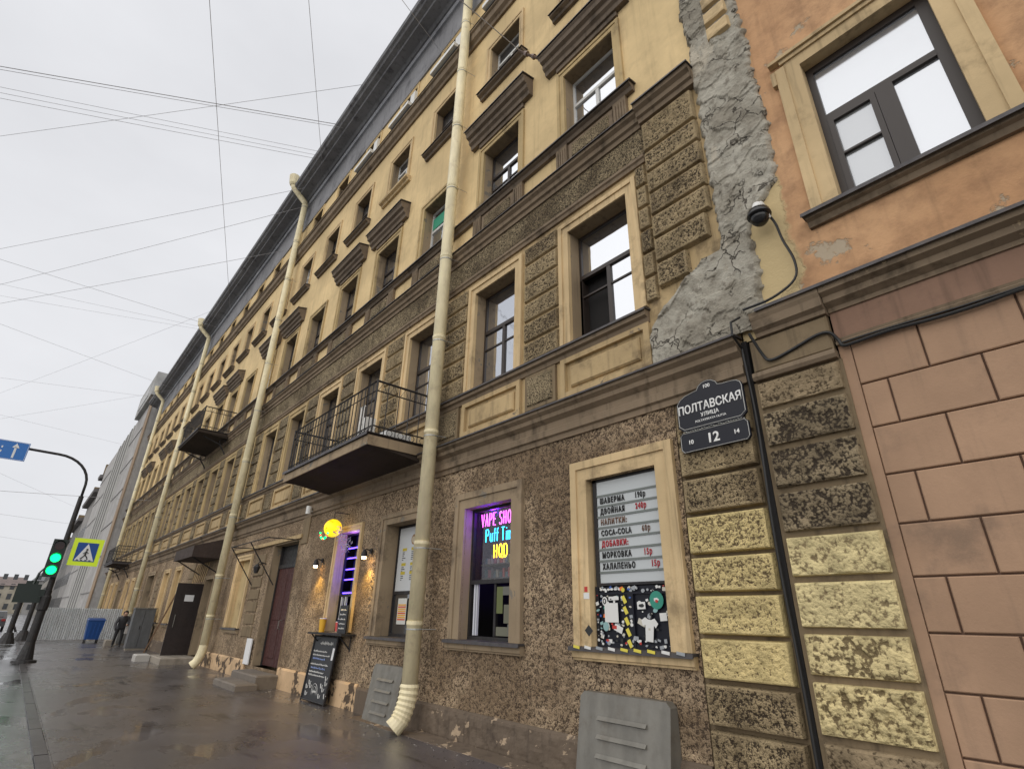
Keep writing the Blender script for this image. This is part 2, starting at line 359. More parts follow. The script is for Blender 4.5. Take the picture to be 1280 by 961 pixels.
# upper walls
h1 = [(c-.6, c+.6, 5.46, 7.56) for c in CX]; h2 = [(c-.6, c+.6, 9.7, 11.42) for c in CX]; h3 = [(c-.55, c+.55, 13.5, 15.0) for c in CX]; h4 = [(c-.5, c+.5, 16.55, 17.6) for c in CX]
wall('first_floor_wall', X0, X1, 4.2, 9.0, h1, M['tan'], BY)
wall('upper_wall', X0, X1, 9.0, 17.75, h2+h3+h4, M['yellow'], BY)
b = MB(); b.box(X0, X1, YW+2.0, YW+11, -.3, 19.3); b.box(X0, X1, YW+.5, YW+2.0, 4.3, 19.3); b.box(X0, -12.9, YW+.5, YW+2.0, -.3, 4.3); b.box(-3.2, X1, YW+.5, YW+2.0, -.3, 4.3); b.box(X0, X0+.3, YW, YW+.5, -.3, 19.3)
b.build('building_core', M['tan_grey'], BY, (-30, YW+5, 0))
b = MB()
b.add([(X0, YW-.95, 19.6), (X1, YW-.95, 19.6), (X1, YW+5.5, 22.4), (X0, YW+5.5, 22.4), (X0, YW+11, 19.4), (X1, YW+11, 19.4)], [(0, 1, 2, 3), (3, 2, 5, 4)])
b.build('roof', M['tin'], BY, (-30, YW+5, 19.5))
# big eaves cornice
b = MB(); b.prof([(0, 17.72), (.05, 17.72), (.07, 17.86), (.04, 17.9), (.04, 18.9), (.08, 18.96), (0, 18.96)], X0, X1+.02); b.build('eaves_frieze', M['frieze_grey'], BY, (-30, YW, 17.7))
b = MB(); b.prof([(0, 18.965), (.14, 18.965), (.17, 19.05), (.17, 19.12), (0, 19.12)], X0, X1+.02); b.build('eaves_moulding', M['slate_light'], BY, (-30, YW, 19))
b = MB(); b.prof([(0, 19.125), (.22, 19.125), (.30, 19.2), (.62, 19.24), (.64, 19.32), (.80, 19.36), (.84, 19.42), (.92, 19.46), (.95, 19.6), (0, 19.6)], X0, X1+.02); b.build('eaves_cornice', M['slate'], BY, (-30, YW, 19.2))
# pipes of courses
def course(name, pr, ma, x0=X0, x1=X1): b = MB(); b.prof(pr, x0, x1); return b.build(name, ma, BY, ((x0+x1)/2, YW, pr[0][1]))
course('attic_belt', [(0, 15.88), (.06, 15.88), (.08, 15.98), (.16, 16.04), (.18, 16.24), (.23, 16.27), (.23, 16.33), (0, 16.38)], M['brown_mould'])
course('attic_belt_flashing', [(0, 16.385), (.235, 16.335), (.25, 16.34), (0, 16.40)], M['tin'])
# course under the second-floor windows
XR = -3.26
course('sill_course', [(0, 9.50), (.07, 9.50), (.10, 9.56), (.15, 9.58), (.16, 9.63), (0, 9.65)], M['dark_mould'], X0, XR)
course('sill_course_flashing', [(0, 9.655), (.165, 9.635), (.185, 9.60), (.195, 9.60), (.18, 9.65), (0, 9.69)], M['tin'], X0, XR+.03)
course('lower_course', [(0, 8.60), (.05, 8.60), (.06, 8.68), (.10, 8.70), (.11, 8.78), (.17, 8.82), (.18, 8.88), (0, 8.90)], M['brown_mould'], X0, -3.2)
course('lower_course_flashing', [(0, 8.905), (.185, 8.885), (.20, 8.87), (.21, 8.87), (.20, 8.90), (0, 8.93)], M['tin'], X0, -3.2)
course('lower_course_return', [(0, 8.62), (.10, 8.62), (.11, 8.70), (.15, 8.72), (.16, 8.80), (.22, 8.84), (.24, 8.92), (0, 8.94)], M['brown_mould'], -3.2, -2.26)
course('lower_course_return_flashing', [(0, 8.945), (.245, 8.925), (.26, 8.90), (.27, 8.90), (.26, 8.94), (0, 8.97)], M['tin'], -3.2, -2.24)
b = MB(); b.fb(X0, -3.2, 0, .02, 8.04, 8.6); b.build('frieze', M['spat_first'], BY, (-30, YW, 8.1))
rough_panel('frieze', (-12.0, -3.2, 8.06, 8.58), [], .012, 12, .03, M['spat_first'], BY, base=.035, seed=11, margin=.03)
course('frieze_moulding', [(0, 7.90), (.04, 7.90), (.05, 7.96), (.075, 7.98), (.075, 8.03), (0, 8.04)], M['brown_mould'], X0, -3.2)
# first-floor sill band and ground-floor cornice
course('first_floor_sill', [(0, 5.22), (.04, 5.22), (.06, 5.28), (.11, 5.30), (.12, 5.38), (0, 5.39)], M['brown_mould'], X0, -3.4)
course('first_floor_sill_flashing', [(0, 5.395), (.125, 5.385), (.14, 5.36), (.15, 5.36), (.14, 5.40), (0, 5.43)], M['tin'], X0, -3.38)
course('ground_floor_cornice', [(0, 3.98), (.03, 3.98), (.04, 4.05), (.075, 4.07), (.08, 4.16), (.05, 4.18), (.055, 4.27), (.13, 4.32), (.14, 4.38), (.20, 4.42), (.21, 4.47), (0, 4.49)], M['brown_mould'], X0, -2.27)
course('ground_floor_cornice_flashing', [(0, 4.495), (.215, 4.475), (.23, 4.46), (.24, 4.46), (.23, 4.49), (0, 4.53)], M['tin'], X0, -2.25)
# plinth
b = MB(); b.prof([(-.1, -.4), (.05, -.4), (.045, .36), (.02, .40), (-.1, .40)], -10.4, -3.2)
b.build('plinth', M['plinth'], BY, (-7, YW, 0))
b = MB(); b.prof([(-.1, -.4), (.05, -.4), (.045, .40), (.02, .44), (-.1, .44)], -14.6, -10.4); b.build('peach_plinth', M['plinth_pink'], BY, (-12, YW, 0)); b = MB(); b.prof([(-.1, -.4), (.05, -.4), (.045, .40), (.02, .44), (-.1, .44)], -22.3, -17.2)
b.build('peach_plinth', M['plinth_pink'], BY, (-13, YW, 0))
b = MB(); b.prof([(-.1, -.4), (.045, -.4), (.04, .40), (.02, .44), (-.1, .44)], X0, -23.9); b.build('far_plinth', M['plinth'], BY, (-40, YW, 0))
rough_panel('plinth_crust', (-8.2, -3.25, -.02, .4), [], .02, 5, .03, M['plinth'], BY, base=.06, seed=31, margin=.03)

# ---- window units (meshes made once at x=0, shared by all copies)
def ring(b, w, z0, z1, bd, o0, o1, ma=None, sill=True):
    b.fb(-w-bd, -w, o0, o1, z0, z1+bd, ma); b.fb(w, w+bd, o0, o1, z0, z1+bd, ma); b.fb(-w, w, o0, o1, z1, z1+bd, ma)
    if sill: b.fb(-w, w, o0, o1-.01, z0-.03, z0, ma)
def surround_mesh(w, z0, z1, bd, ma, proud=.05, deep=-.26):
    b = MB(); ring(b, w, z0, z1, bd*.62, deep, proud*.6, ma)
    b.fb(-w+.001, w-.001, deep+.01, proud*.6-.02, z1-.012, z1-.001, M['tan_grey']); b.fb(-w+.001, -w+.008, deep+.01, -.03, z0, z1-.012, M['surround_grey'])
    b.fb(-w-bd, -w-bd*.62, -.02, proud, z0, z1+bd, ma); b.fb(w+bd*.62, w+bd, -.02, proud, z0, z1+bd, ma); b.fb(-w-bd*.62, w+bd*.62, -.02, proud, z1+bd*.62, z1+bd, ma)
    return b
def mk(b, name, ma=None, z=0):
    o = b.build(name, ma, None, (0, YW, z)); me = o.data; bpy.data.objects.remove(o); return me
def sash_frame(w, z0, z1, ma, tz=None, mull=True, t=.05, d=.22):
    b = MB(); b.fb(-w, -w+t, -d-.05, -d, z0, z1); b.fb(w-t, w, -d-.05, -d, z0, z1); b.fb(-w+t, w-t, -d-.05, -d, z0, z0+t); b.fb(-w+t, w-t, -d-.05, -d, z1-t, z1)
    if tz: b.fb(-w+t, w-t, -d-.055, -d+.01, tz-.035, tz+.035)
    if mull: b.fb(-.035, .035, -d-.052, -d+.005, z0+t, (tz or z1-t)-.035)
    return b
UNITS = {}
def unit(key, w, z0, z1, fm, gm, tz, bd, sm, proud=.05, d=.22, bars=None):
    sur = mk(surround_mesh(w, z0, z1, bd, sm, proud, -d-.08), 'window_surround', None, z0)
    fb_ = sash_frame(w, z0, z1, fm, tz, True, .05, d)
    if bars:
        for zb in bars: fb_.fb(-w+.05, -.035, -d-.045, -d-.005, zb-.014, zb+.014); fb_.fb(.035, w-.05, -d-.045, -d-.005, zb-.014, zb+.014)
    fr = mk(fb_, 'frame', fm, z0); t = .05; top = tz or z1-t
    panes = []
    def pane(xa, xb, za, zb):
        q = MB(); q.fb(xa, xb, -d-.035, -d-.025, za, zb); return mk(q, 'pane', gm, z0)
    panes = [pane(-w+t, -.035, z0+t, top-.035), pane(.035, w-t, z0+t, top-.035)]
    if tz: panes.append(pane(-w+t, w-t, tz+.035, z1-t))
    UNITS[key] = (sur, fr, panes, z0)
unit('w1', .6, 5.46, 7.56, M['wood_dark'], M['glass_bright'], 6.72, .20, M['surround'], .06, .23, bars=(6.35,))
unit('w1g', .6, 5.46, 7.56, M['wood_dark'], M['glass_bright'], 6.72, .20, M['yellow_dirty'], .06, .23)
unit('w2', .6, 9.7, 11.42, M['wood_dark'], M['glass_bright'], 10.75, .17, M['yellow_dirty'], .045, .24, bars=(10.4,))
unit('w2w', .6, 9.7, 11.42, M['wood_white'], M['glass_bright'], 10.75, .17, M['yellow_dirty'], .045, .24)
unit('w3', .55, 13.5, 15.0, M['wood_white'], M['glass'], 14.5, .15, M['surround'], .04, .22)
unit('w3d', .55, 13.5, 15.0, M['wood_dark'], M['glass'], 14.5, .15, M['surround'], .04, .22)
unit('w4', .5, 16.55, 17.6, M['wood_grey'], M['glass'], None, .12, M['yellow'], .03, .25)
def place_unit(key, cx, skip=()):
    sur, fr, panes, z0 = UNITS[key]
    w = put('window', fr, BY, (cx, YW, z0)); w.name = 'window'
    WL[w.name] = Vector((cx, YW, z0))
    for i, p in enumerate(panes):
        if i not in skip: put('pane', p, w, (cx, YW, z0))
    put('window_surround', sur, BY, (cx, YW, z0))
    return w
for k, c in enumerate(CX):
    place_unit('w1' if k < 5 else 'w1g', c, (0,) if k == 0 else ())
    place_unit('w2w' if k in (0, 2, 7, 12) else 'w2', c)
    place_unit('w3' if k in (1, 3, 6, 9, 13) else 'w3d', c)
    place_unit('w4', c)
# open sash and dark room of the nearest first-floor window
b = MB(); b.fb(CX[0]-.60, CX[0]-.56, -.75, -.23, 5.52, 6.66); b.fb(CX[0]-.62, CX[0]-.54, -.29, -.23, 5.5, 6.68); b.fb(CX[0]-.62, CX[0]-.54, -.77, -.71, 5.5, 6.68)
b.build('open_sash', M['wood_dark'], BY, (CX[0], YW, 5.5))
# curtains
cm = plain('green_curtain', (.04, .30, .18), .8); cw = plain('net_curtain', (.5, .5, .48), .8)
b = MB(); b.fb(CX[2]-.5, CX[2]+.5, -.222, -.218, 10.8, 11.15); b.build('green_curtain', cm, BY, (CX[2], YW, 10.8))
# room behind the open sash
b = MB(); b.fb(-.62, .62, -.49, -.40, 5.4, 7.6)
room = mk(b, 'dark_room', M['interior'], 5.4); put('dark_room', room, BY, (CX[0], YW, 5.4))

# second-floor hoods and third-floor sills
def hood_mesh(w):
    b = MB(); b.prof([(0, 11.66), (.05, 11.66), (.06, 11.76), (0, 11.76)], -w+.26, w-.26)
    b.prof([(0, 11.765), (.10, 11.765), (.12, 11.86), (.18, 11.90), (.19, 12.0), (.26, 12.03), (.28, 12.12), (.31, 12.15), (.31, 12.20), (0, 12.27)], -w, w)
    return mk(b, 'window_hood', M['dark_mould'], 11.7)
hood = hood_mesh(1.02)
b = MB(); b.prof([(0, 12.275), (.315, 12.205), (.33, 12.18), (.34, 12.18), (.33, 12.225), (0, 12.30)], -1.05, 1.05); hood_fl = mk(b, 'hood_flashing', M['tin'], 11.7)
b = MB(); b.prof([(0, 13.28), (.07, 13.28), (.09, 13.34), (.17, 13.37), (.18, 13.43), (0, 13.46)], -.82, .82); sill3 = mk(b, 'window_sill', M['dark_mould'], 13.3)
b = MB(); b.prof([(0, 13.28), (.07, 13.28), (.09, 13.34), (.17, 13.37), (.18, 13.43), (0, 13.46)], -.82, .82); sill3y = mk(b, 'window_sill', M['surround'], 13.3)
b = MB(); b.prof([(0, 13.465), (.185, 13.435), (.20, 13.41), (.21, 13.41), (.20, 13.445), (0, 13.485)], -.84, .84); sill3f = mk(b, 'sill_flashing', M['tin'], 13.3)
b = MB(); b.fb(-.62, .62, 0, .34, 16.41, 16.55); b.fb(.30, .58, .02, .12, 16.55, 17.25); atw = mk(b, 'white_attic_sill', M['white_paint'], 16.4)
for k, c in enumerate(CX):
    if k % 3 != 2:
        put('window_hood', hood, BY, (c, YW, 11.7)); put('hood_flashing', hood_fl, BY, (c, YW, 11.7))
    put('window_sill', sill3y if k == 3 else sill3, BY, (c, YW, 13.3))
    if k != 3: put('sill_flashing', sill3f, BY, (c, YW, 13.3))
    if k in (1, 2, 3, 4): put('white_attic_sill', atw, BY, (c, YW, 16.4))
# pedestal band under the second floor: framed rough panels and fluted blocks
b = MB(); b.fb(-.50, .50, 0, .05, 9.02, 9.46, M['brown_mould']); b.cb(-.42, .42, .05, .075, 9.09, 9.39, .02, M['spat_first']); pp = mk(b, 'apron_panel', None, 9)
b = MB(); b.fb(-.13, .13, 0, .075, 8.98, 9.5)
for q in range(4): b.fb(-.10+q*.055, -.07+q*.055, .075, .09, 9.05, 9.42)
pf = mk(b, 'fluted_block', M['brown_mould'], 9)
for c in CX:
    put('apron_panel', pp, BY, (c, YW, 9)); put('fluted_block', pf, BY, (c-.66, YW, 9)); put('fluted_block', pf, BY, (c+.66, YW, 9))
# first-floor apron panels
b = MB()
for (a, c_, d0, d1) in ((-.80, .80, 4.58, 4.66), (-.80, .80, 5.13, 5.21)): b.fb(a, c_, 0, .06, d0, d1)
b.fb(-.80, -.71, 0, .06, 4.66, 5.13); b.fb(.71, .80, 0, .06, 4.66, 5.13); b.cb(-.62, .62, 0, .045, 4.73, 5.06, .025)
ap = mk(b, 'apron_panel', M['tan'], 4.6)
b = MB(); b.fb(-.34, .34, 0, .05, 4.6, 5.2, M['tan_grey']); b.cb(-.28, .28, .05, .075, 4.66, 5.14, .02, M['spat_first']); ap2 = mk(b, 'pier_panel', None, 4.6)
for k, c in enumerate(CX):
    put('apron_panel', ap, BY, (c, YW, 4.6)); put('pier_panel', ap2, BY, (c-1.26, YW, 4.6))
# rusticated piers of the first floor
b = MB(); b.cb(-.395, .395, 0, .055, 0, .352, .022); rbm = mk(b, 'rustication_block', M['spat_first'])
rbm.transform(Matrix.Translation((0, 0, 0)))
for k, c in enumerate(CX):
    for r in range(6):
        z = 5.46+r*.395
        if k < 3: rough_panel('rustication_block', (c-1.26-.40, c-1.26+.40, z, z+.355), [], .012, 20, .018, M['spat_block'], BY, base=.05, margin=.05, seed=r*3+k*20, o0=0)
        else: put('rustication_block', rbm, BY, (c-1.26, YW, z))
# narrow blocks and the big quoin at the right end
for r in range(6):
    z = 5.50+r*.4
    rough_panel('narrow_block', (-3.395, -3.215, z, z+.36), [], .010, 20, .016, M['spat_block'], BY, base=.058, margin=.04, seed=60+r, o0=0)
for r in range(6):
    z = 5.62+r*.4
    x1 = -2.33 if r > 1 else (-2.50, -2.40)[r]
    x0 = -3.18
    if r == 0: x1 = -2.72
    rough_panel('quoin_block', (x0, x1, z, z+.37), [], .015, 18, .018, M['spat_block'], BY, base=.09, margin=.055, seed=80+r, o0=0)
rough_panel('quoin_block', (-3.18, -2.33, 8.03, 8.58), [], .015, 18, .018, M['spat_block'], BY, base=.09, margin=.055, seed=99, o0=0)
# ground-floor quoin beside the seam
zz = [.30, .72, 1.10, 1.49, 1.88, 2.25, 2.67, 3.07, 3.45, 3.84, 4.0]
for i in range(10):
    z0, z1 = zz[i], zz[i+1]; yel = 1.05 < z0 < 2.6
    if z1-z0 < .2: continue
    rough_panel('quoin_block', (-3.16, -2.30, z0+.015, z1-.018), [], .012, 20, .012, M['spat_yellow'] if yel else M['spat_block'], BY, base=.075, margin=.05, seed=120+i, o0=-.01)
b = MB(); b.cb(-3.2, -2.28, -.02, .10, -.3, .28, .02); b.build('quoin_base', M['plinth'], BY, (-3, YW, 0))

# ground-floor surrounds
def surround(x0, x1, z0, z1, bl, ma, proud=.06, deep=.30, sillm=None, parent=BY, sh=.10, bt=None):
    b = MB(); bt = bt or bl; a = bl*.6; at_ = bt*.6
    b.fb(x0-a, x0, -deep, proud*.6, z0, z1+at_); b.fb(x1, x1+a, -deep, proud*.6, z0, z1+at_); b.fb(x0, x1, -deep, proud*.6, z1, z1+at_)
    b.fb(x0-bl, x0-a, -.02, proud, z0, z1+bt); b.fb(x1+a, x1+bl, -.02, proud, z0, z1+bt); b.fb(x0-a, x1+a, -.02, proud, z1+at_, z1+bt)
    o = b.build('window_surround', ma, parent, ((x0+x1)/2, YW, z0))
    if sillm:
        b = MB(); b.prof([(-deep, z0-.15), (.05, z0-.15), (.055, z0-.13), (.075, z0-.12), (.08, z0-.03), (-deep, z0-.03)], x0-bl-.02, x1+bl+.02); b.build('window_sill', sillm, parent, ((x0+x1)/2, YW, z0-.1))
        b = MB(); b.prof([(-deep, z0-.025), (.10, z0-.03), (.12, z0-.05), (.13, z0-.05), (.12, z0-.005), (-deep, z0+.004)], x0-bl-.04, x1+bl+.04); b.build('sill_flashing', M['tin'], parent, ((x0+x1)/2, YW, z0))
    return o
surround(*GO[0], .26, M['surround'], sillm=M['surround'], deep=.16)
surround(*GO[1], .26, M['surround_grey'], sillm=M['surround_grey'], deep=.18)
surround(*GO[2], .20, M['surround_grey'], sillm=M['surround_grey'], deep=.30)
surround(*GO[3], .14, M['surround'], sillm=None, deep=.22)
surround(*GO[4], .03, M['surround_grey'], proud=.02, deep=.30)
def blind(x0, x1, z0, z1, ma=M['yellow_dirty'], deep=.12):
    b = MB(); b.fb(x0, x1, -deep-.05, -deep, z0, z1); b.build('blocked_window', ma, BY, ((x0+x1)/2, YW, z0))
    surround(x0, x1, z0, z1, .16, M['surround'], sillm=M['surround_grey'], deep=deep+.02)
for g in (GO[5], GO[7], GO[8]): blind(*g)
for g in GO[10:16]: blind(*g, M['yellow_dirty'])
surround(*GO[9], .18, M['surround_grey']); surround(*GO[16], .14, M['surround_grey'])
b = MB(); b.fb(*GO[9][:2], -.35, -.30, *GO[9][2:]); b.fb(*GO[16][:2], -.35, -.30, *GO[16][2:]); b.fb(*GO[6][:2], -.45, -.40, *GO[6][2:]); b.build('doorway_dark', M['interior'], BY, (-30, YW, 1))
surround(*GO[6], .12, M['surround_grey'], deep=.38)
# quoins by the door strip (left of maroon door) as pairs of flat blocks
b = MB(); b.cb(-.45, .45, 0, .03, 0, .27, .012); qb = mk(b, 'rustication_block', M['tan_grey'])
for r in range(7): put('rustication_block', qb, BY, (-17.65, YW, 1.0+r*.33))
for r in range(8): put('rustication_block', qb, BY, (-33.6, YW, .9+r*.33))
for r in range(8): put('rustication_block', qb, BY, (-26.4, YW, .9+r*.33))
# beam over the door
b = MB(); b.fb(-20.6, -14.5, 0, .07, 3.46, 3.56); b.build('timber_strip', M['tan'], BY, (-17, YW, 3.5))
# patch of render beside door head + timber tag
b = MB(); b.cb(-14.6, -14.15, 0, .03, 3.30, 3.98, .01); b.build('render_patch', M['tan_grey'], BY, (-14.4, YW, 3.4))

# maroon double door
x0, x1, z0, z1 = GO[4]
dr = MB(); dr.fb(x0, x1, -.30, -.26, 2.86, z1, M['black_metal']); dr.fb(x0, x0+.08, -.26, -.2, z0, z1, M['black_metal']); dr.fb(x1-.08, x1, -.26, -.2, z0, z1, M['black_metal']); dr.fb(x0+.08, x1-.08, -.26, -.2, 2.8, 2.9, M['black_metal'])
door = dr.build('door', None, BY, (x0, YW, z0))
for (a, c_) in ((x0+.085, (x0+x1)/2-.006), ((x0+x1)/2+.006, x1-.085)):
    b = MB(); b.fb(a, c_, -.27, -.225, z0+.02, 2.795)
    for zp in ((.5, 1.3), (1.42, 2.6)): b.cb(a+.12, c_-.12, -.225, -.21, z0+zp[0]-.3, z0+zp[1]-.3, .012)
    b.build('door_leaf', M['door_red'], door, (a, YW, z0))
b = MB(); b.tube([(-15.6, YW+.21, 1.25), (-15.6, YW+.14, 1.27), (-15.6, YW+.14, 1.45), (-15.6, YW+.21, 1.47)], .012, 8); b.build('door_handle', M['galv'], door, (-15.6, YW+.2, 1.3))
b = MB(); b.fb(-14.86, -14.82, -.2, -.16, 2.55, 2.66); b.build('green_indicator', plain('green_led', (0, .2, .05), .4, 0, (.0, 1, .3), 4), door, (-14.85, YW, 2.6))

# shop interiors behind the ground-floor openings
def room_box(x0, x1, z0, z1, d0, d1):
    b = MB(); b.box(x0-.4, x1+.4, YW+d1, YW+d1+.05, z0-.4, z1+.3); b.box(x0-.45, x0-.4, YW+d0, YW+d1, z0-.4, z1+.3); b.box(x1+.4, x1+.45, YW+d0, YW+d1, z0-.4, z1+.3); b.box(x0-.4, x1+.4, YW+d0, YW+d1, z1+.3, z1+.35); b.box(x0-.4, x1+.4, YW+d0, YW+d1, z0-.45, z0-.4)
    return b.build('shop_room', M['interior'], BY, (x0, YW, z0))
# ================================================== shop windows
def shop_frame(name_parent, x0, x1, z0, z1, d, ma, tz=None, mx=None, t=.05):
    b = MB(); b.fb(x0, x0+t, -d-.05, -d, z0, z1); b.fb(x1-t, x1, -d-.05, -d, z0, z1); b.fb(x0+t, x1-t, -d-.05, -d, z0, z0+t); b.fb(x0+t, x1-t, -d-.05, -d, z1-t, z1)
    if tz: b.fb(x0+t, x1-t, -d-.05, -d+.01, tz-.03, tz+.03)
    if mx: b.fb(mx-.03, mx+.03, -d-.052, -d+.005, z0+t, (tz or z1-t)-.03)
    w = b.build('window', ma, BY, (x0, YW, z0)); return w
clear, t_, b_ = _new('clear_shop_glass'); b_.inputs['Base Color'].default_value = (1, 1, 1, 1)
g_ = node(t_, "ShaderNodeBsdfGlossy", i_Roughness=.02); tr = t_.nodes.new("ShaderNodeBsdfTransparent"); ms = t_.nodes.new("ShaderNodeMixShader"); fr_ = node(t_, "ShaderNodeFresnel", i_IOR=1.5)
t_.links.new(math_(t_, 'MULTIPLY', fr_.outputs[0], .12), ms.inputs[0]); t_.links.new(tr.outputs[0], ms.inputs[1]); t_.links.new(g_.outputs[0], ms.inputs[2]); t_.links.new(ms.outputs[0], t_.nodes['Material Output'].inputs[0])
M['clear'] = clear
# -- shawarma window: letter board above, sticker-covered hatch below
wx0, wx1, wz0, wz1 = GO[0]
D1 = .065
w = shop_frame(BY, wx0, wx1, wz0, wz1, .13, M['black_metal'])
b = MB(); b.fb(wx0, wx1, -.24, -.19, wz0, wz1); b.build('backing_panel', M['interior'], w, (wx0, YW, wz0))
lb = thing('menu_board', 'white illuminated letter board listing shawarma prices in the nearest shop window', 'menu board', (wx0, YW, 2.03))
bd = plain('white_lightbox', (.50, .53, .54), .4)
b = MB(); b.fb(wx0+.10, wx1-.0, -D1-.05, -D1, 2.03, 3.27); b.build('board_panel', bd, lb, (wx0, YW, 2.03))
b = MB(); b.fb(wx0+.04, wx0+.10, -D1-.05, -D1+.01, 1.98, 3.31); b.fb(wx0+.04, wx1, -D1-.05, -D1+.01, 3.272, 3.31); b.fb(wx0+.10, wx1, -D1-.05, -D1+.012, 2.0, 2.028); b.build('board_frame', M['black_metal'], lb, (wx0, YW, 2.0))
rail = plain('grey_letter_rail', (.16, .18, .17), .5)
rows = [("ШАВЕРМА", "190р", 0, 0), ("ДВОЙНАЯ", "240р", 0, 2), ("НАПИТКИ:", "", 1, 0), ("COCA-COLA", "60р", 0, 1), ("ДОБАВКИ:", "", 2, 0), ("МОРКОВКА", "15р", 0, 2), ("ХАЛАПЕНЬО", "15р", 0, 2)]
lm = [plain('black_letters', (.012, .012, .012), .5), plain('faded_brown_letters', (.16, .09, .06), .5), plain('red_letters', (.40, .02, .03), .5)]
for i in range(8):
    z = 3.085-i*.1335
    b = MB(); b.fb(wx0+.10, wx1, -D1, -D1+.010, z-.012, z+.012); b.build('letter_rail', rail, lb, (wx0, YW, z))
    if i < 7:
        a, p_, ca, cp = rows[i]
        text(a, .094, lm[ca], lb, (wx0+.15, YW+D1-.006, z-.098), ext=.003, off=.0038, space=1.34, sx=.68)
        if p_: text(p_, .098, lm[cp], lb, (wx0+(.70 if i < 2 else .86 if i == 6 else .77), YW+D1-.006, z-.095), ext=.003, off=.0024, space=1.3, sx=.62)
# hatch
hatch = thing('sticker_hatch', 'black serving hatch plastered with stickers under the shawarma letter board', 'hatch', (wx0, YW, wz0))
b = MB(); b.fb(wx0+.04, wx1, -.125, -.075, wz0, 1.99); b.fb(wx0+.02, wx0+.07, -.075, -.05, wz0, 1.99); b.fb(wx0+.07, wx1, -.075, -.05, 1.90, 1.92); b.fb(wx0+.50, wx0+.58, -.075, -.047, wz0, 1.90); b.fb(wx0+.07, wx1, -.075, -.053, wz0, wz0+.05)
b.build('hatch_panel', M['black_gloss'], hatch, (wx0, YW, wz0))
sc = {k: plain('sticker_'+k, c, .45) for k, c in dict(white=(.70, .70, .68), grey=(.32, .34, .36), cream=(.55, .52, .44), black=(.02, .02, .02), green=(.03, .25, .18), red=(.5, .04, .03), orange=(.75, .16, .02), yellow=(.62, .52, .06), blue=(.05, .12, .4), teal=(.25, .42, .42), tape=(.70, .60, .08)).items()}
def sticker(x, z, w_, h_, col, shape='rect', rot=0, o=-.043, parent=hatch, lab=None, name='sticker'):
    if shape == 'disc': pts = [(math.cos(a*math.pi/9)*w_/2, math.sin(a*math.pi/9)*h_/2) for a in range(18)]
    elif shape == 'shirt': pts = [(-.5, .35), (-.28, .5), (-.1, .42), (.1, .42), (.28, .5), (.5, .3), (.36, .1), (.25, .2), (.22, -.5), (-.22, -.5), (-.25, .18), (-.4, .12)]; pts = [(p[0]*w_, p[1]*h_) for p in pts]
    elif shape == 'poly':
        n = random.randint(5, 8); pts = [(math.cos(a*2*math.pi/n)*w_/2*random.uniform(.6, 1.05), math.sin(a*2*math.pi/n)*h_/2*random.uniform(.6, 1.05)) for a in range(n)]
    else: pts = [(-w_/2, -h_/2), (w_/2, -h_/2), (w_/2, h_/2), (-w_/2, h_/2)]
    c, s = math.cos(R(rot)), math.sin(R(rot)); n = len(pts); q = MB()
    f2 = [(x+px*c-pz*s, z+px*s+pz*c) for px, pz in pts]
    q.add([(a, YW-o, e) for a, e in f2]+[(a, YW-o+.0025, e) for a, e in f2], [tuple(range(n)), tuple(range(n, 2*n))[::-1]]+[(i, i+n, (i+1) % n+n, (i+1) % n) for i in range(n)])
    r_ = q.build(name, sc[col], parent, (x, YW-o, z))
    if lab: r_['label'] = lab
    return r_
xl = wx0
sticker(xl+.26, 1.70, .20, .21, 'white', o=-0.0410, lab='blank white paper notice'); sticker(xl+.165, 1.825, .08, .10, 'white', 'disc'); sticker(xl+.165, 1.825, .05, .065, 'black', 'disc', o=-0.0390); sticker(xl+.165, 1.825, .02, .04, 'white', 'disc', o=-0.0370)
sticker(xl+.30, 1.855, .15, .04, 'white', rot=1); sticker(xl+.17, 1.665, .09, .07, 'orange', 'poly'); sticker(xl+.17, 1.55, .085, .10, 'teal', 'disc', o=-0.0400); sticker(xl+.35, 1.53, .12, .07, 'white', rot=-22)
sticker(xl+.165, 1.755, .06, .05, 'green', 'poly'); sticker(xl+.90, 1.83, .18, .19, 'green', 'disc', o=-0.0410, lab='round green sticker with a red centre'); sticker(xl+.90, 1.835, .08, .06, 'white', 'poly', o=-0.0390); sticker(xl+.90, 1.82, .05, .045, 'red', 'poly', o=-0.0370)
sticker(xl+.69, 1.775, .11, .075, 'white', rot=2); sticker(xl+.69, 1.775, .085, .05, 'black', 'poly', rot=2, o=-0.0400)
sticker(xl+.78, 1.53, .22, .24, 'white', 'shirt', rot=-6, o=-0.0410, lab='white T-shirt shaped sticker'); sticker(xl+.97, 1.66, .09, .08, 'white', rot=4); sticker(xl+.68, 1.60, .10, .06, 'cream', rot=-25)
for i in range(5): sticker(xl+.455+.012*i, 1.84-i*.115, .045, .085, 'tape', rot=28, o=-0.0430, name='tape_stripe')
random.seed(3)
for i in range(150):
    zone = i % 5
    if zone == 0: x = random.uniform(xl+.09, xl+1.02); z = random.uniform(1.36, 1.44)
    elif zone == 1: x = random.uniform(xl+.09, xl+1.05); z = random.uniform(1.925, 1.98)
    elif zone == 2: x = random.choice((xl+.05, xl+.095, xl+.42, xl+.54)); z = random.uniform(1.36, 1.9)
    elif zone == 3: x = random.uniform(xl+.09, xl+.42); z = random.uniform(1.36, 1.88)
    else: x = random.uniform(xl+.6, xl+1.04); z = random.uniform(1.36, 1.88)
    s_ = random.uniform(.012, .045); sticker(x, z, s_*random.uniform(.8, 1.8), s_, random.choice(['white']*7+['grey']*6+['cream']*3+['red', 'blue', 'teal', 'black', 'black']), random.choice(['rect', 'poly', 'disc']), random.uniform(-25, 25), o=-0.0465+.00004*i)
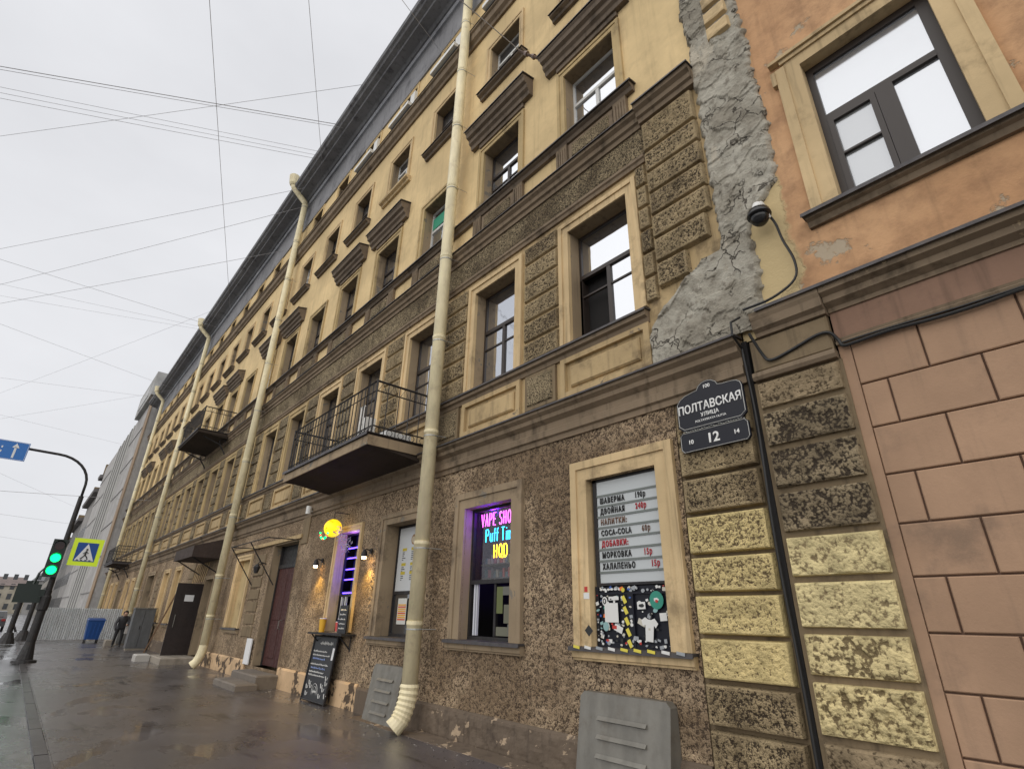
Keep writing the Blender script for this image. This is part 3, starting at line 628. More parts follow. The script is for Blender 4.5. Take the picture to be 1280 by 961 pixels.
sticker(xl+.43, 1.955, .09, .06, 'orange', 'poly', o=-0.0390); sticker(xl+.45, 1.945, .05, .05, 'yellow', 'disc', o=-0.0370)
for i in range(6): sticker(xl+.12+i*.055, 1.955, .06, .03, 'white', 'poly', o=-0.0400)
# stickers and hazard tape on the sill and reveal
seg = (wx1-wx0+.5)/9
for i in range(9):
    x = wx0-.24+seg*(i+.5); sticker(x, 1.322, seg*.55, .03, 'tape' if i in (0, 4, 5, 6) else ('white' if i % 2 else 'grey'), rot=-8, o=.133, name='tape_stripe')
sticker(wx0-.055, 1.96, .05, .06, 'red', o=.039, name='sticker'); sticker(wx0-.05, 1.885, .09, .07, 'white', o=.039); sticker(wx0-.03, 1.50, .09, .09, 'black', rot=45, o=.039)
# -- vape window
vx0, vx1, vz0, vz1 = GO[1]
w = shop_frame(BY, vx0, vx1, vz0, vz1, .14, M['black_metal'], tz=2.13, mx=None)
q = MB(); q.fb(vx0+.05, vx1-.05, -.172, -.166, 2.16, vz1-.05); q.build('pane', M['clear'], w, (vx0, YW, 2.2))
room_box(vx0, vx1, vz0, vz1, .20, 1.6)
b = MB(); b.fb(vx0+.10, vx0+.135, -.20, -.16, vz0+.06, 2.1); b.fb(vx0+.165, vx0+.19, -.20, -.16, vz0+.06, 2.1); b.build('white_sash_edge', plain('bright_sash', (.62, .64, .70), .4), w, (vx0, YW, vz0))
b = MB(); b.fb(vx0+.60, vx0+.65, -.21, -.16, vz0+.06, 2.1); b.build('sash_stile', M['black_metal'], w, (vx0, YW, vz0))
pz = [('yellowgreen', (.12, .14, .05), .76, .90, 1.68, 2.05), ('white', (.14, .14, .12), .90, 1.12, 1.93, 2.05), ('grey', (.14, .14, .10), .93, 1.15, 1.55, 1.80), ('white', (.15, .15, .11), .76, 1.02, 1.38, 1.50), ('white', (.14, .14, .12), 1.02, 1.15, 1.38, 1.54)]
for nme, c, a, c_, d0, d1 in pz:
    b = MB(); b.fb(vx0+a-.08, vx0+c_-.08, -.155, -.15, d0, d1); b.build('paper_notice', plain('notice_'+nme, c, .7), w, (vx0+a, YW, d0))
neon_d = .24
vs = thing('vape_shelf', 'dark shelf of small coloured vape boxes behind the neon signs', 'shelf', (vx0, YW+.5, 2.2))
b = MB(); b.fb(vx0, vx1, -.65, -.35, 2.18, 2.21); b.fb(vx0, vx1, -.65, -.35, 2.40, 2.42); b.build('shelf_board', M['black_metal'], vs, (vx0, YW+.5, 2.2))
random.seed(5); pc = [(.12, .12, .11), (.14, .02, .02), (.06, .08, .03), (.14, .12, .10), (.12, .04, .06), (.03, .03, .04), (.02, .05, .07)]
pcm = [plain('packet_colour', c, .4) for c in pc]
for row, z in enumerate((2.21, 2.42)):
    x = vx0+.05
    while x < vx1-.08:
        w_ = random.uniform(.04, .08); h_ = random.uniform(.07, .15)
        bb = MB(); bb.fb(x, x+w_, -.48, -.4, z, z+h_); k_ = bb.build('packet', random.choice(pcm), None, (x, YW+.6, z)); 
        tag(k_, 'small vape packet standing on the shelf behind the neon signs', 'packet', 'vape packets on the shop shelf'); x += w_+random.uniform(.005, .03)
GLY = {'V': [[(0, 1), (.3, 0), (.6, 1)]], 'A': [[(0, 0), (.3, 1), (.6, 0)], [(.12, .38), (.48, .38)]], 'P': [[(0, 0), (0, 1), (.35, 1), (.5, .9), (.55, .75), (.5, .6), (.35, .5), (0, .5)]],
 'E': [[(.5, 1), (0, 1), (0, 0), (.5, 0)], [(0, .5), (.42, .5)]], 'S': [[(.52, .85), (.4, .98), (.2, 1), (.05, .88), (.03, .7), (.15, .57), (.42, .45), (.54, .3), (.5, .1), (.35, 0), (.12, 0), (0, .15)]],
 'H': [[(0, 0), (0, 1)], [(.5, 0), (.5, 1)], [(0, .5), (.5, .5)]], 'O': [[(.3+.3*math.sin(a*math.pi/8), .5+.5*math.cos(a*math.pi/8)) for a in range(17)]],
 'Q': [[(.3+.3*math.sin(a*math.pi/8), .5+.5*math.cos(a*math.pi/8)) for a in range(17)], [(.35, .25), (.62, -.05)]], 'D': [[(0, 0), (0, 1), (.3, 1), (.5, .85), (.58, .5), (.5, .15), (.3, 0), (0, 0)]],
 'T': [[(0, 1), (.56, 1)], [(.28, 1), (.28, 0)]], 'u': [[(0, .66), (0, .15), (.1, .02), (.3, .02), (.42, .15)], [(.42, .66), (.42, 0)]], 'f': [[(.32, 1), (.18, .98), (.12, .85), (.12, 0)], [(0, .64), (.3, .64)]],
 'i': [[(.05, .66), (.05, 0)], [(.05, .86), (.05, .93)]], 'm': [[(0, 0), (0, .66)], [(0, .5), (.12, .65), (.25, .6), (.28, .45), (.28, 0)], [(.28, .5), (.4, .65), (.53, .6), (.56, .45), (.56, 0)]],
 'e': [[(.02, .34), (.44, .34), (.42, .55), (.3, .66), (.15, .66), (.03, .5), (.02, .2), (.12, .03), (.3, 0), (.42, .1)]], ' ': []}
ADV = {'i': .24, ' ': .35, 'm': .74, 'f': .44, 'u': .6, 'e': .6}
def neon(body, x, z, h, mat, label, name, dd=neon_d, r=.009, sx=1.0):
    t = thing(name, label, 'neon sign', (x, YW+dd, z)); cx = x
    for ch in body:
        g = GLY[ch]
        if g:
            b = MB()
            for st in g: b.tube([(cx+p[0]*h*sx*.78, YW+dd, z+p[1]*h) for p in st], r, 6)
            b.build('neon_letter', mat, t, (cx, YW+dd, z), smooth=True)
        cx += ADV.get(ch, .72)*h*sx
    return t
def em(name, c, s): return plain(name, tuple(x*.3 for x in c), .4, 0, c, s)
NP, NB, NY = em('neon_pink', (1, .10, .95), 5), em('neon_blue', (.02, .55, 1), 5), em('neon_amber', (1, .55, .01), 5)
neon("VAPE SHOP", vx0+.12, 3.00, .20, NP, 'pink neon sign reading VAPE SHOP, topmost of the three', 'neon_sign', r=.0065, sx=.72)
neon("Puff Time", vx0+.25, 2.745, .20, NB, 'blue neon sign reading Puff Time, between the pink and the amber one', 'neon_sign', r=.0065, sx=.78)
neon("HQD", vx0+.47, 2.49, .20, NY, 'amber neon sign reading HQD, lowest of the three', 'neon_sign', r=.008, sx=.85)
def lamp(name, loc, col, pw, rad=.03, typ='POINT'):
    l = bpy.data.lights.new(name, typ); l.energy = pw; l.color = col; l.shadow_soft_size = rad
    o = bpy.data.objects.new(name, l); COL.objects.link(o); o.location = loc; return o
lamp('neon_glow_light', (vx0+.45, YW+.23, vz1-.07), (.13, .02, 1), 26, .08)
lamp('neon_glow_light', (vx0+.6, YW+.34, 2.7), (.7, .3, .7), 1.2, .1)
# -- third window: white menu poster over a dark pane with a price list
tx0, tx1, tz0, tz1 = GO[2]
w = shop_frame(BY, tx0, tx1, tz0, tz1, .26, M['black_metal'], tz=2.03)
q = MB(); q.fb(tx0+.05, tx1-.05, -.30, -.285, tz0+.05, 2.0); q.build('pane', M['glass'], w, (tx0, YW, tz0))
mp_ = thing('menu_poster', 'tall white menu poster in the window half hidden by the nearest drainpipe', 'poster', (tx0, YW+.28, 2.06))
b = MB(); b.fb(tx0+.06, tx1-.05, -.28, -.27, 2.06, tz1-.05); b.build('poster_sheet', plain('poster_white', (.55, .57, .58), .4), mp_, (tx0, YW, 2.06))
b = MB(); b.disc((tx0+.62, YW+.268, 3.0), .10, (0, -1, 0), 16, .002, plain('brown_food_print', (.28, .16, .07), .6)); b.disc((tx0+.60, YW+.266, 3.0), .06, (0, -1, 0), 12, .002, plain('pale_food_print', (.5, .42, .3), .6)); b.build('food_picture', None, mp_, (tx0, YW, 3))
random.seed(9); ink, ylw = plain('print_ink', (.05, .05, .05), .6), plain('print_yellow', (.5, .40, .04), .6)
b = MB()
for col0 in (.22, .55):
    for k_, z in enumerate((2.80, 2.52, 2.36)):
        b.fb(tx0+col0, tx0+col0+.16, -.27, -.267, z, z+.055, ylw)
        for j in range(3 if k_ else 5): b.fb(tx0+col0+.01, tx0+col0+.05+random.random()*.09, -.27, -.267, z-.035-j*.035, z-.02-j*.035, ink)
b.build('printed_lines', None, mp_, (tx0, YW, 2.3))
pl = thing('price_list', 'yellow and white price list sheet taped in the dark pane beside the nearest drainpipe', 'notice', (tx0+.2, YW+.25, 1.5))
b = MB(); b.fb(tx0+.26, tx0+.58, -.262, -.257, 1.48, 1.93); b.build('sheet', plain('sheet_white', (.6, .6, .56), .6), pl, (tx0, YW, 1.5))
b = MB()
for j in range(8): b.fb(tx0+.28, tx0+.56, -.257, -.255, 1.55+j*.036, 1.575+j*.036, plain('price_orange', (.7, .36, .03) if j % 3 else (.6, .1, .03), .6) if True else None)
b.build('printed_rows', None, pl, (tx0, YW, 1.5))
# -- fourth window: tall shop hatch with blue light strips
fx0, fx1, fz0, fz1 = GO[3]
w = shop_frame(BY, fx0, fx1, fz0, fz1, .18, M['black_metal'], tz=2.02, t=.03)
room_box(fx0, fx1, fz0, fz1, .23, 1.5)
b = MB(); b.fb(fx0+.15, fx0+.18, -.22, -.17, fz0+.05, 2.0); b.fb(fx0+.34, fx0+.37, -.22, -.17, fz0+.05, 2.0); b.build('white_sash_edge', M['white_paint'], w, (fx0, YW, fz0))
BS = em('blue_light_strip', (.08, .04, 1), 9)
bsf = thing('blue_lit_shelf', 'tier of dark shelves edged with glowing blue light strips in the tall shop window', 'shelf', (fx0, YW+.4, 2))
for z in (2.06, 2.34, 2.56, 2.80, 3.02): 
    b = MB(); b.fb(fx0+.03, fx1-.03, -.25, -.235, z, z+.022); b.build('light_strip', BS, bsf, (fx0, YW+.4, z))
b = MB()
for z in (2.07, 2.34, 2.56, 2.80, 3.02): b.fb(fx0, fx1, -.42, -.25, z+.02, z+.035)
b.fb(fx0, fx1, -.46, -.42, 2.02, fz1); b.build('shelf_board', plain('dark_blue_shelf', (.03, .03, .10), .5), bsf, (fx0, YW+.5, 2))
lamp('blue_strip_light', (fx0+.5, YW+.33, 2.45), (.08, .04, 1), 6, .1); lamp('blue_strip_light', (fx0+.5, YW+.12, 3.2), (.3, .12, 1), 4, .1)
# counter shelf, chalk boards, cups
cs = thing('serving_shelf', 'narrow dark serving shelf under the blue-lit shop window', 'shelf', (-12, YW-.1, 1.26))
b = MB(); b.fb(-12.45, -10.78, -.25, .30, 1.24, 1.275); b.build('shelf_top', M['black_metal'], cs, (-12, YW-.1, 1.26))
for x in (-12.3, -10.95):
    b = MB(); b.bar((x, YW-.27, 1.24), (x, YW-.0, .98), .02); b.bar((x, YW-.01, 1.24), (x, YW-.01, .95), .02); b.build('bracket', M['black_metal'], cs, (x, YW, 1.1))
chalk = plain('chalk_white', (.62, .62, .60), .8); chalkb = plain('chalk_blue', (.25, .33, .6), .8)
def scribble(b, x, z, w_, h_, y, n):
    pts = [(x+w_*i/n, y(z)+0, z+h_*(.5+.5*math.sin(i*2.1+random.random()*1.3))*(1 if i % 3 else .5)) for i in range(n+1)]; b.tube([(p[0], y(p[2]), p[2]) for p in pts], .0075, 4)
cb = thing('chalkboard', 'tall black chalkboard with white handwriting and doodles leaning on the wall', 'chalkboard', (-11.9, YW-.2, 0))
yb = lambda z: YW-.20+.12*z/1.22-.035
b = MB(); xx0, xx1 = -12.42, -11.28
b.add([(xx0, yb(0)+.0, .02), (xx1, yb(0), .02), (xx1, yb(1.2), 1.2), (xx0, yb(1.2), 1.2), (xx0, yb(0)+.03, .02), (xx1, yb(0)+.03, .02), (xx1, yb(1.2)+.03, 1.2), (xx0, yb(1.2)+.03, 1.2)], [(0, 1, 2, 3), (4, 7, 6, 5), (0, 4, 5, 1), (1, 5, 6, 2), (2, 6, 7, 3), (3, 7, 4, 0)])
b.build('board', plain('blackboard', (.012, .013, .016), .45), cb, (-11.9, YW-.2, .6))
b = MB(); yf = lambda z: yb(z)-.012
for a, c_ in (((xx0, 0), (xx0, 1.22)), ((xx1, 0), (xx1, 1.22)), ((xx0, .03), (xx1, .03)), ((xx0, 1.2), (xx1, 1.2))): b.bar((a[0], yf(a[1]), a[1]), (c_[0], yf(c_[1]), c_[1]), .022)
b.build('board_frame', M['black_metal'], cb, (-11.9, YW-.2, .6))
random.seed(21); b = MB(); ys = lambda z: yb(z)-.004
scribble(b, -12.08, 1.04, .62, .07, ys, 26)
for z, w_ in ((.90, .75), (.83, .95), (.66, .95), (.52, .8), (.46, .9)): scribble(b, -12.34, z, w_*.9, .035, ys, 40)
for (x, z) in ((-12.30, .22), (-12.2, .30), (-12.12, .24), (-12.27, .10), (-11.45, .42), (-11.42, .33), (-11.5, .22), (-11.36, .12), (-11.62, .1), (-11.6, .28)):
    b.tube([(x, ys(z), z+.08), (x+.02, ys(z), z), (x+.07, ys(z), z+.02), (x+.09, ys(z), z+.06)], .011, 4)
b.tube([(-11.85+.14*math.cos(a*math.pi/8), ys(.2), .2+.14*math.sin(a*math.pi/8)) for a in range(17)], .005, 4); b.tube([(-11.85+.09*math.cos(a*math.pi/5), ys(.2), .2+.09*math.sin(a*math.pi/5)) for a in range(11)], .004, 4)
scribble(b, -11.93, .17, .16, .07, ys, 10)
b.build('chalk_writing', chalk, cb, (-11.9, YW-.2, .6))
b = MB(); scribble(b, -12.3, .76, .6, .04, ys, 26); scribble(b, -12.3, .59, .7, .035, ys, 26); b.build('blue_chalk_writing', chalkb, cb, (-11.9, YW-.2, .6))
b = MB(); b.add([(-11.42, ys(.78), .78), (-11.32, ys(.78), .78), (-11.32, ys(1.0), 1.0), (-11.42, ys(1.0), 1.0)], [(0, 1, 2, 3)]); b.build('paper_slip', M['grey_paper'], cb, (-11.4, YW-.2, .9))
sb = thing('small_chalkboard', 'small black menu slate standing on the right end of the serving shelf', 'chalkboard', (-11.05, YW-.2, 1.3))
b = MB(); b.box(-11.22, -10.85, YW-.20, YW-.17, 1.28, 1.80); b.build('board', plain('blackboard_small', (.012, .013, .016), .45), sb, (-11.05, YW-.2, 1.5))
b = MB()
for j in range(5): scribble(b, -11.17, 1.36+j*.085, .26, .03, lambda z: YW-.204, 12)
b.build('chalk_writing', chalk, sb, (-11.05, YW-.2, 1.5))
def cup(x, y, z, r, h, col, label, name='paper_cup', cat='cup'):
    t = thing(name, label, cat, (x, y, z)); b = MB(); b.tube([(x, y, z), (x, y, z+h)], [r*.75, r], 14); b.build('cup_body', plain(name+'_colour', col, .5), t, (x, y, z), smooth=False)
    b = MB(); b.tube([(x, y, z+h), (x, y, z+h+.012)], [r*1.05, r*.95], 14); b.build('lid', M['white_paint'], t, (x, y, z+h))
cup(-12.17, YW-.12, 1.276, .075, .26, (.75, .42, .03), 'yellow cup at the left end of the serving shelf')
cup(-11.78, YW+.05, 1.276, .05, .20, (.65, .10, .08), 'red cup on the serving shelf beside the blue canister')
cup(-11.55, YW+.02, 1.276, .08, .26, (.02, .04, .14), 'dark blue canister on the serving shelf', 'canister', 'canister')
cup(-11.30, YW-.12, 1.276, .045, .07, (.6, .6, .6), 'little white bowl in front of the small slate', 'bowl', 'bowl')
# lit wall lamps
wl_mat = em('warm_bulb', (1, .62, .25), 30)
def wall_lamp(x, z, label, pw=10):
    t = thing('wall_lamp', label, 'lamp', (x, YW, z))
    b = MB(); b.disc((x, YW-.02, z), .05, (0, -1, 0), 12, .02); b.tube([(x, YW-.04, z), (x, YW-.14, z+.03), (x, YW-.17, z)], .012, 6); b.build('bracket', M['black_metal'], t, (x, YW, z))
    b = MB(); b.tube([(x, YW-.17, z+.02), (x, YW-.17, z-.03), (x, YW-.17, z-.13)], [.02, .05, .075], 14, cap=False); b.build('lamp_shade', M['black_metal'], t, (x, YW-.17, z))
    b = MB(); b.tube([(x, YW-.17, z-.08), (x, YW-.17, z-.17)], [.045, .04], 10); b.build('bulb', wl_mat, t, (x, YW-.17, z-.1))
    l = lamp('wall_lamp_light', (x, YW-.16, z-.185), (1, .64, .14), pw, .03, 'SPOT'); l.data.spot_size = R(120); l.data.spot_blend = .8; l.rotation_euler = (R(-12), 0, 0)
wall_lamp(-12.95, 2.80, 'small lit wall lamp between the maroon door and the blue-lit window', 55)
wall_lamp(-10.50, 2.84, 'small lit wall lamp right of the blue-lit window', 55)
# glowing ball with decoration
yb_ = thing('hanging_ball_lamp', 'glowing yellow ball with green and red rim hung at the top of the blue-lit window', 'lamp', (-12.0, YW-.35, 3.3))
bm = bmesh.new(); bmesh.ops.create_uvsphere(bm, u_segments=22, v_segments=14, radius=.195); me = bpy.data.meshes.new('glowing_ball'); bm.to_mesh(me); bm.free()
me.polygons.foreach_set('use_smooth', [True]*len(me.polygons)); bmat, t2, b2 = _new('lit_yellow_ball'); p2 = pos(t2)
cc = mixc(t2, ramp(t2, noi(t2, p2, 9, 2), .58, .66), (1, .66, .01), (.85, .38, .0)); t2.links.new(cc, b2.inputs['Base Color']); t2.links.new(cc, b2.inputs['Emission Color']); b2.inputs['Emission Strength'].default_value = .95
me.materials.append(bmat); put('glowing_ball', me, yb_, (-11.85, YW-.35, 3.40))
b = MB()
for a in range(9): 
    ang = R(200+a*16); b.tube([(-11.85+.235*math.cos(ang), YW-.52, 3.38+.22*math.sin(ang)), (-11.85+.235*math.cos(ang), YW-.54, 3.36+.22*math.sin(ang))], .022, 6, em('rim_led', [(0, 1, .2), (1, .1, .05), (0, .9, .3)][a % 3], 2))
b.build('rim_light', None, yb_, (-11.85, YW-.4, 3.3))
b = MB(); b.tube([(-11.85, YW-.35, 3.64), (-11.85, YW-.35, 3.75), (-11.85, YW-.0, 3.75)], .01, 6); b.build('hanger', M['black_metal'], yb_, (-11.85, YW-.3, 3.7))
# pale tinsel swag
tw = thing('tinsel_swag', 'pale lilac tinsel trailing down from the glowing yellow ball', 'decoration', (-11.3, YW-.3, 3.1))
random.seed(4); b = MB(); tm = plain('lilac_tinsel', (.52, .47, .62), .35)
for i in range(170):
    u = random.random(); x = -11.62+u*.58+random.gauss(0, .04); z = 3.34-u*.48+random.gauss(0, .05); y = YW-.30+random.gauss(0, .05)
    dx, dy, dz = [random.gauss(0, .045) for _ in range(3)]; b.add([(x, y, z), (x+dx, y+dy, z+dz), (x+dx*.5+.012, y+dy, z+dz*.6-.015)], [(0, 1, 2)], tm)
o = b.build('tinsel', None, tw, (-11.3, YW-.3, 3.1)); o['kind'] = 'stuff'
lamp('window_spot_light', (-11.45, YW-.05, 3.22), (.55, .5, 1), 2, .04)
# white motion sensor under cornice
ms_ = thing('motion_sensor', 'small white sensor fixed under the cornice above the maroon door', 'sensor', (-14.0, YW-.12, 4.1))
b = MB(); b.tube([(-14.0, YW-.17, 4.00), (-14.0, YW-.17, 4.20)], .07, 12); b.build('sensor_body', M['white_paint'], ms_, (-14, YW-.12, 4.1)); b = MB(); b.box(-14.02, -13.98, YW-.11, YW, 4.06, 4.1); b.build('mount', M['white_paint'], ms_, (-14, YW, 4.1))
# lantern bracket left of door and its iron canopy rods
la = thing('iron_lantern', 'small dark iron lantern on the wall left of the maroon door', 'lamp', (-17.2, YW-.2, 2.9))
b = MB(); b.tube([(-17.1, YW, 2.95), (-17.1, YW-.2, 3.0), (-17.1, YW-.25, 2.92)], .015, 6); b.build('bracket', M['black_metal'], la, (-17.1, YW, 2.9)); b = MB(); b.tube([(-17.1, YW-.25, 2.93), (-17.1, YW-.25, 2.85), (-17.1, YW-.25, 2.68)], [.03, .10, .05], 6); b.build('lantern_body', M['black_metal'], la, (-17.1, YW-.2, 2.8))
ca = thing('canopy_frame', 'bare iron canopy frame with slanting stays over the maroon door', 'canopy frame', (-16, YW-.4, 3.4))
for x in (-18.0, -16.2):
    b = MB(); b.bar((x, YW, 2.35), (x, YW-.80, 3.40), .022); b.build('stay', M['black_metal'], ca, (x, YW, 2.9))
b = MB(); b.bar((-18.1, YW-.80, 3.42), (-14.7, YW-.80, 3.42), .022); b.build('front_rail', M['black_metal'], ca, (-16, YW-.8, 3.4))
for x in (-18.0, -14.8):
    b = MB(); b.bar((x, YW-.80, 3.42), (x, YW, 3.44), .02); b.build('side_rail', M['black_metal'], ca, (x, YW-.4, 3.4))
# steps in front of the maroon door
st = thing('door_steps', 'pair of worn concrete steps leading up to the maroon double door', 'steps', (-15.4, 4.7, 0))
def slab(name, x0, x1, y0, y1, z0, z1, ma, parent):
    b = MB(); n = 6; c = .03
    b.add([(x0, y0, z0), (x1, y0, z0), (x1, y1, z0), (x0, y1, z0), (x0, y0, z1-c), (x1, y0, z1-c), (x1, y1, z1-c), (x0, y1, z1-c), (x0+c, y0+c, z1), (x1-c, y0+c, z1), (x1-c, y1-c, z1), (x0+c, y1-c, z1)],
          [(0, 3, 2, 1), (8, 9, 10, 11), (0, 1, 5, 4), (1, 2, 6, 5), (2, 3, 7, 6), (3, 0, 4, 7), (4, 5, 9, 8), (5, 6, 10, 9), (6, 7, 11, 10), (7, 4, 8, 11)])
    return b.build(name, ma, parent, ((x0+x1)/2, (y0+y1)/2, z0))
slab('step', -16.4, -14.45, 4.75, 5.28, 0, .28, M['step'], st); slab('step', -16.1, -14.3, 4.28, 4.76, 0, .14, M['step'], st)
sl2 = thing('porch_slab', 'low pale concrete slab in front of the open dark metal door', 'slab', (-23.5, 4.6, 0)); slab('slab_block', -24.6, -22.5, 4.2, 5.28, 0, .2, M['concrete'], sl2); slab('slab_block', -24.9, -24.2, 3.75, 4.18, 0, .22, plain('pale_stone', (.42, .40, .37), .9), sl2)
# white notice boards at wall foot
for (x, z0, z1, lb_) in ((-17.05, .35, .98, 'white paper notice on the wall just left of the maroon door'), (-25.0, .35, .95, 'pale box lid standing left of the open metal door')):
    b = MB(); b.fb(x-.22, x+.22, .04, .07, z0, z1); tag(b.build('notice', M['grey_paper'], None, (x, YW, z0)), lb_, 'notice')
# open dark metal door leaf with notice + canopy
od = thing('open_metal_door', 'dark brown metal door leaf standing open at right angles to the wall, paper notice on it', 'door', (-23.8, 5, .2))
b = MB(); b.box(-23.83, -23.78, 4.40, 5.27, .21, 2.60); 
b.build('door_leaf', M['door_dark'], od, (-23.8, 5, .2)); b = MB(); b.box(-23.78, -23.776, 4.72, 5.02, 1.98, 2.2); b.build('notice', M['grey_paper'], od, (-23.78, 4.9, 2)); b = MB(); b.tube([(-23.75, 4.55, 1.1), (-23.72, 4.55, 1.12), (-23.72, 4.55, 1.5), (-23.75, 4.55, 1.52)], .012, 6); b.build('door_handle', M['galv'], od, (-23.7, 4.55, 1.3))
cn = thing('tin_canopy', 'brown tin canopy over the open dark metal door', 'canopy', (-23.6, 4.8, 3.6))
b = MB(); b.add([(-25.2, 4.3, 3.42), (-22.2, 4.3, 3.42), (-22.2, 5.28, 3.42), (-25.2, 5.28, 3.42), (-25.2, 4.3, 3.80), (-22.2, 4.3, 3.80), (-22.2, 5.28, 4.12), (-25.2, 5.28, 4.12)], [(0, 3, 2, 1), (4, 5, 6, 7), (0, 1, 5, 4), (1, 2, 6, 5), (2, 3, 7, 6), (3, 0, 4, 7)])
b.build('canopy_sheet', M['canopy'], cn, (-23.6, 4.8, 3.8)); b = MB(); b.bar((-24.9, 4.35, 3.45), (-24.9, 5.3, 2.95), .03); b.bar((-22.5, 4.35, 3.45), (-22.5, 5.3, 2.95), .03); b.build('bracket', M['black_metal'], cn, (-23.6, 5, 3.2))
# lattice above the open door
b = MB()
for i in range(7): b.bar((-25.9+i*.3, YW-.02, 2.7), (-25.6+i*.3, YW-.02, 3.4), .025)
b.build('door_grille', M['surround'], BY, (-25, YW, 3))

# ================================================== street name sign
ss = thing('street_name_sign', 'black street name plate with white Cyrillic lettering, house number plate 12 hung under it', 'street sign', (-2.75, YW-.13, 3.7))
def plate(name, pts, y, th, ma, parent):
    n = len(pts); b = MB(); b.add([(x, y, z) for x, z in pts]+[(x, y+th, z) for x, z in pts], [tuple(range(n)), tuple(range(n, 2*n))[::-1]]+[(i, i+n, (i+1) % n+n, (i+1) % n) for i in range(n)]); return b.build(name, ma, parent, (pts[0][0], y, pts[0][1]))
def outline(name, pts, y, r, ma, parent):
    b = MB(); b.tube([(x, y, z) for x, z in pts+[pts[0]]], r, 4, None, False); return b.build(name, ma, parent, (pts[0][0], y, pts[0][1]))
top = [(-3.07, 3.62), (-2.39, 3.62), (-2.33, 3.67), (-2.33, 3.98)]
top += [(-2.33-.10*(1-math.cos(a)), 3.98+.075*math.sin(a)) for a in (.5, 1.0, 1.5)]+[(-2.55, 4.06), (-2.60, 4.07), (-2.62, 4.11), (-2.67, 4.145), (-2.73, 4.155), (-2.79, 4.145), (-2.84, 4.11), (-2.86, 4.07), (-2.92, 4.06), (-3.02, 4.04), (-3.09, 4.0), (-3.13, 3.95), (-3.13, 3.67)]
ln = plain('white_enamel_line', (.55, .55, .52), .4); YS = YW-.145
def inset(pts, k):
    cx = sum(p[0] for p in pts)/len(pts); cz = sum(p[1] for p in pts)/len(pts); return [(cx+(x-cx)*(1-k/abs(.4)), cz+(z-cz)*(1-k/.22)) for x, z in pts]
plate('name_plate', top, YS, .03, M['black_gloss'], ss); outline('plate_border', inset(top, .012), YS-.002, .0035, ln, ss)
low = [(-3.10, 3.375), (-2.36, 3.375), (-2.33, 3.41), (-2.33, 3.565), (-2.36, 3.60), (-3.10, 3.60), (-3.13, 3.565), (-3.13, 3.41)]
plate('number_plate', low, YS, .03, M['black_gloss'], ss); outline('plate_border', inset(low, .010), YS-.002, .003, ln, ss)
wt = plain('white_sign_letters', (.80, .80, .78), .4)
text("ПОЛТАВСКАЯ", .135, wt, ss, (-2.735, YS-.002, 3.82), ext=.003, align='CENTER', off=.003, sx=.80, space=1.02)
text("УЛИЦА", .062, wt, ss, (-2.735, YS-.002, 3.745), ext=.002, align='CENTER', off=.001)
text("POLTAVSKAYA ULITSA", .036, wt, ss, (-2.735, YS-.002, 3.69), ext=.002, align='CENTER')
text("100", .06, wt, ss, (-2.735, YS-.002, 4.065), ext=.002, align='CENTER', off=.001)
text("12", .15, wt, ss, (-2.735, YS-.002, 3.432), ext=.003, align='CENTER', off=.004)
text("10", .065, wt, ss, (-3.0, YS-.002, 3.462), ext=.002, align='CENTER', off=.002)
text("14", .065, wt, ss, (-2.47, YS-.002, 3.462), ext=.002, align='CENTER', off=.002)
b = MB()
for i in range(26):
    x = -3.08+i*.028; b.tube([(x, YS-.002, 3.612+.006*math.sin(i*1.7)), (x+.02, YS-.002, 3.608+.007*math.cos(i*2.1))], .003, 4)
b.build('scroll_ornament', ln, ss, (-2.7, YS, 3.6))

ss.location.x += .045; ss.location.z -= .045; ss.location.y += .02
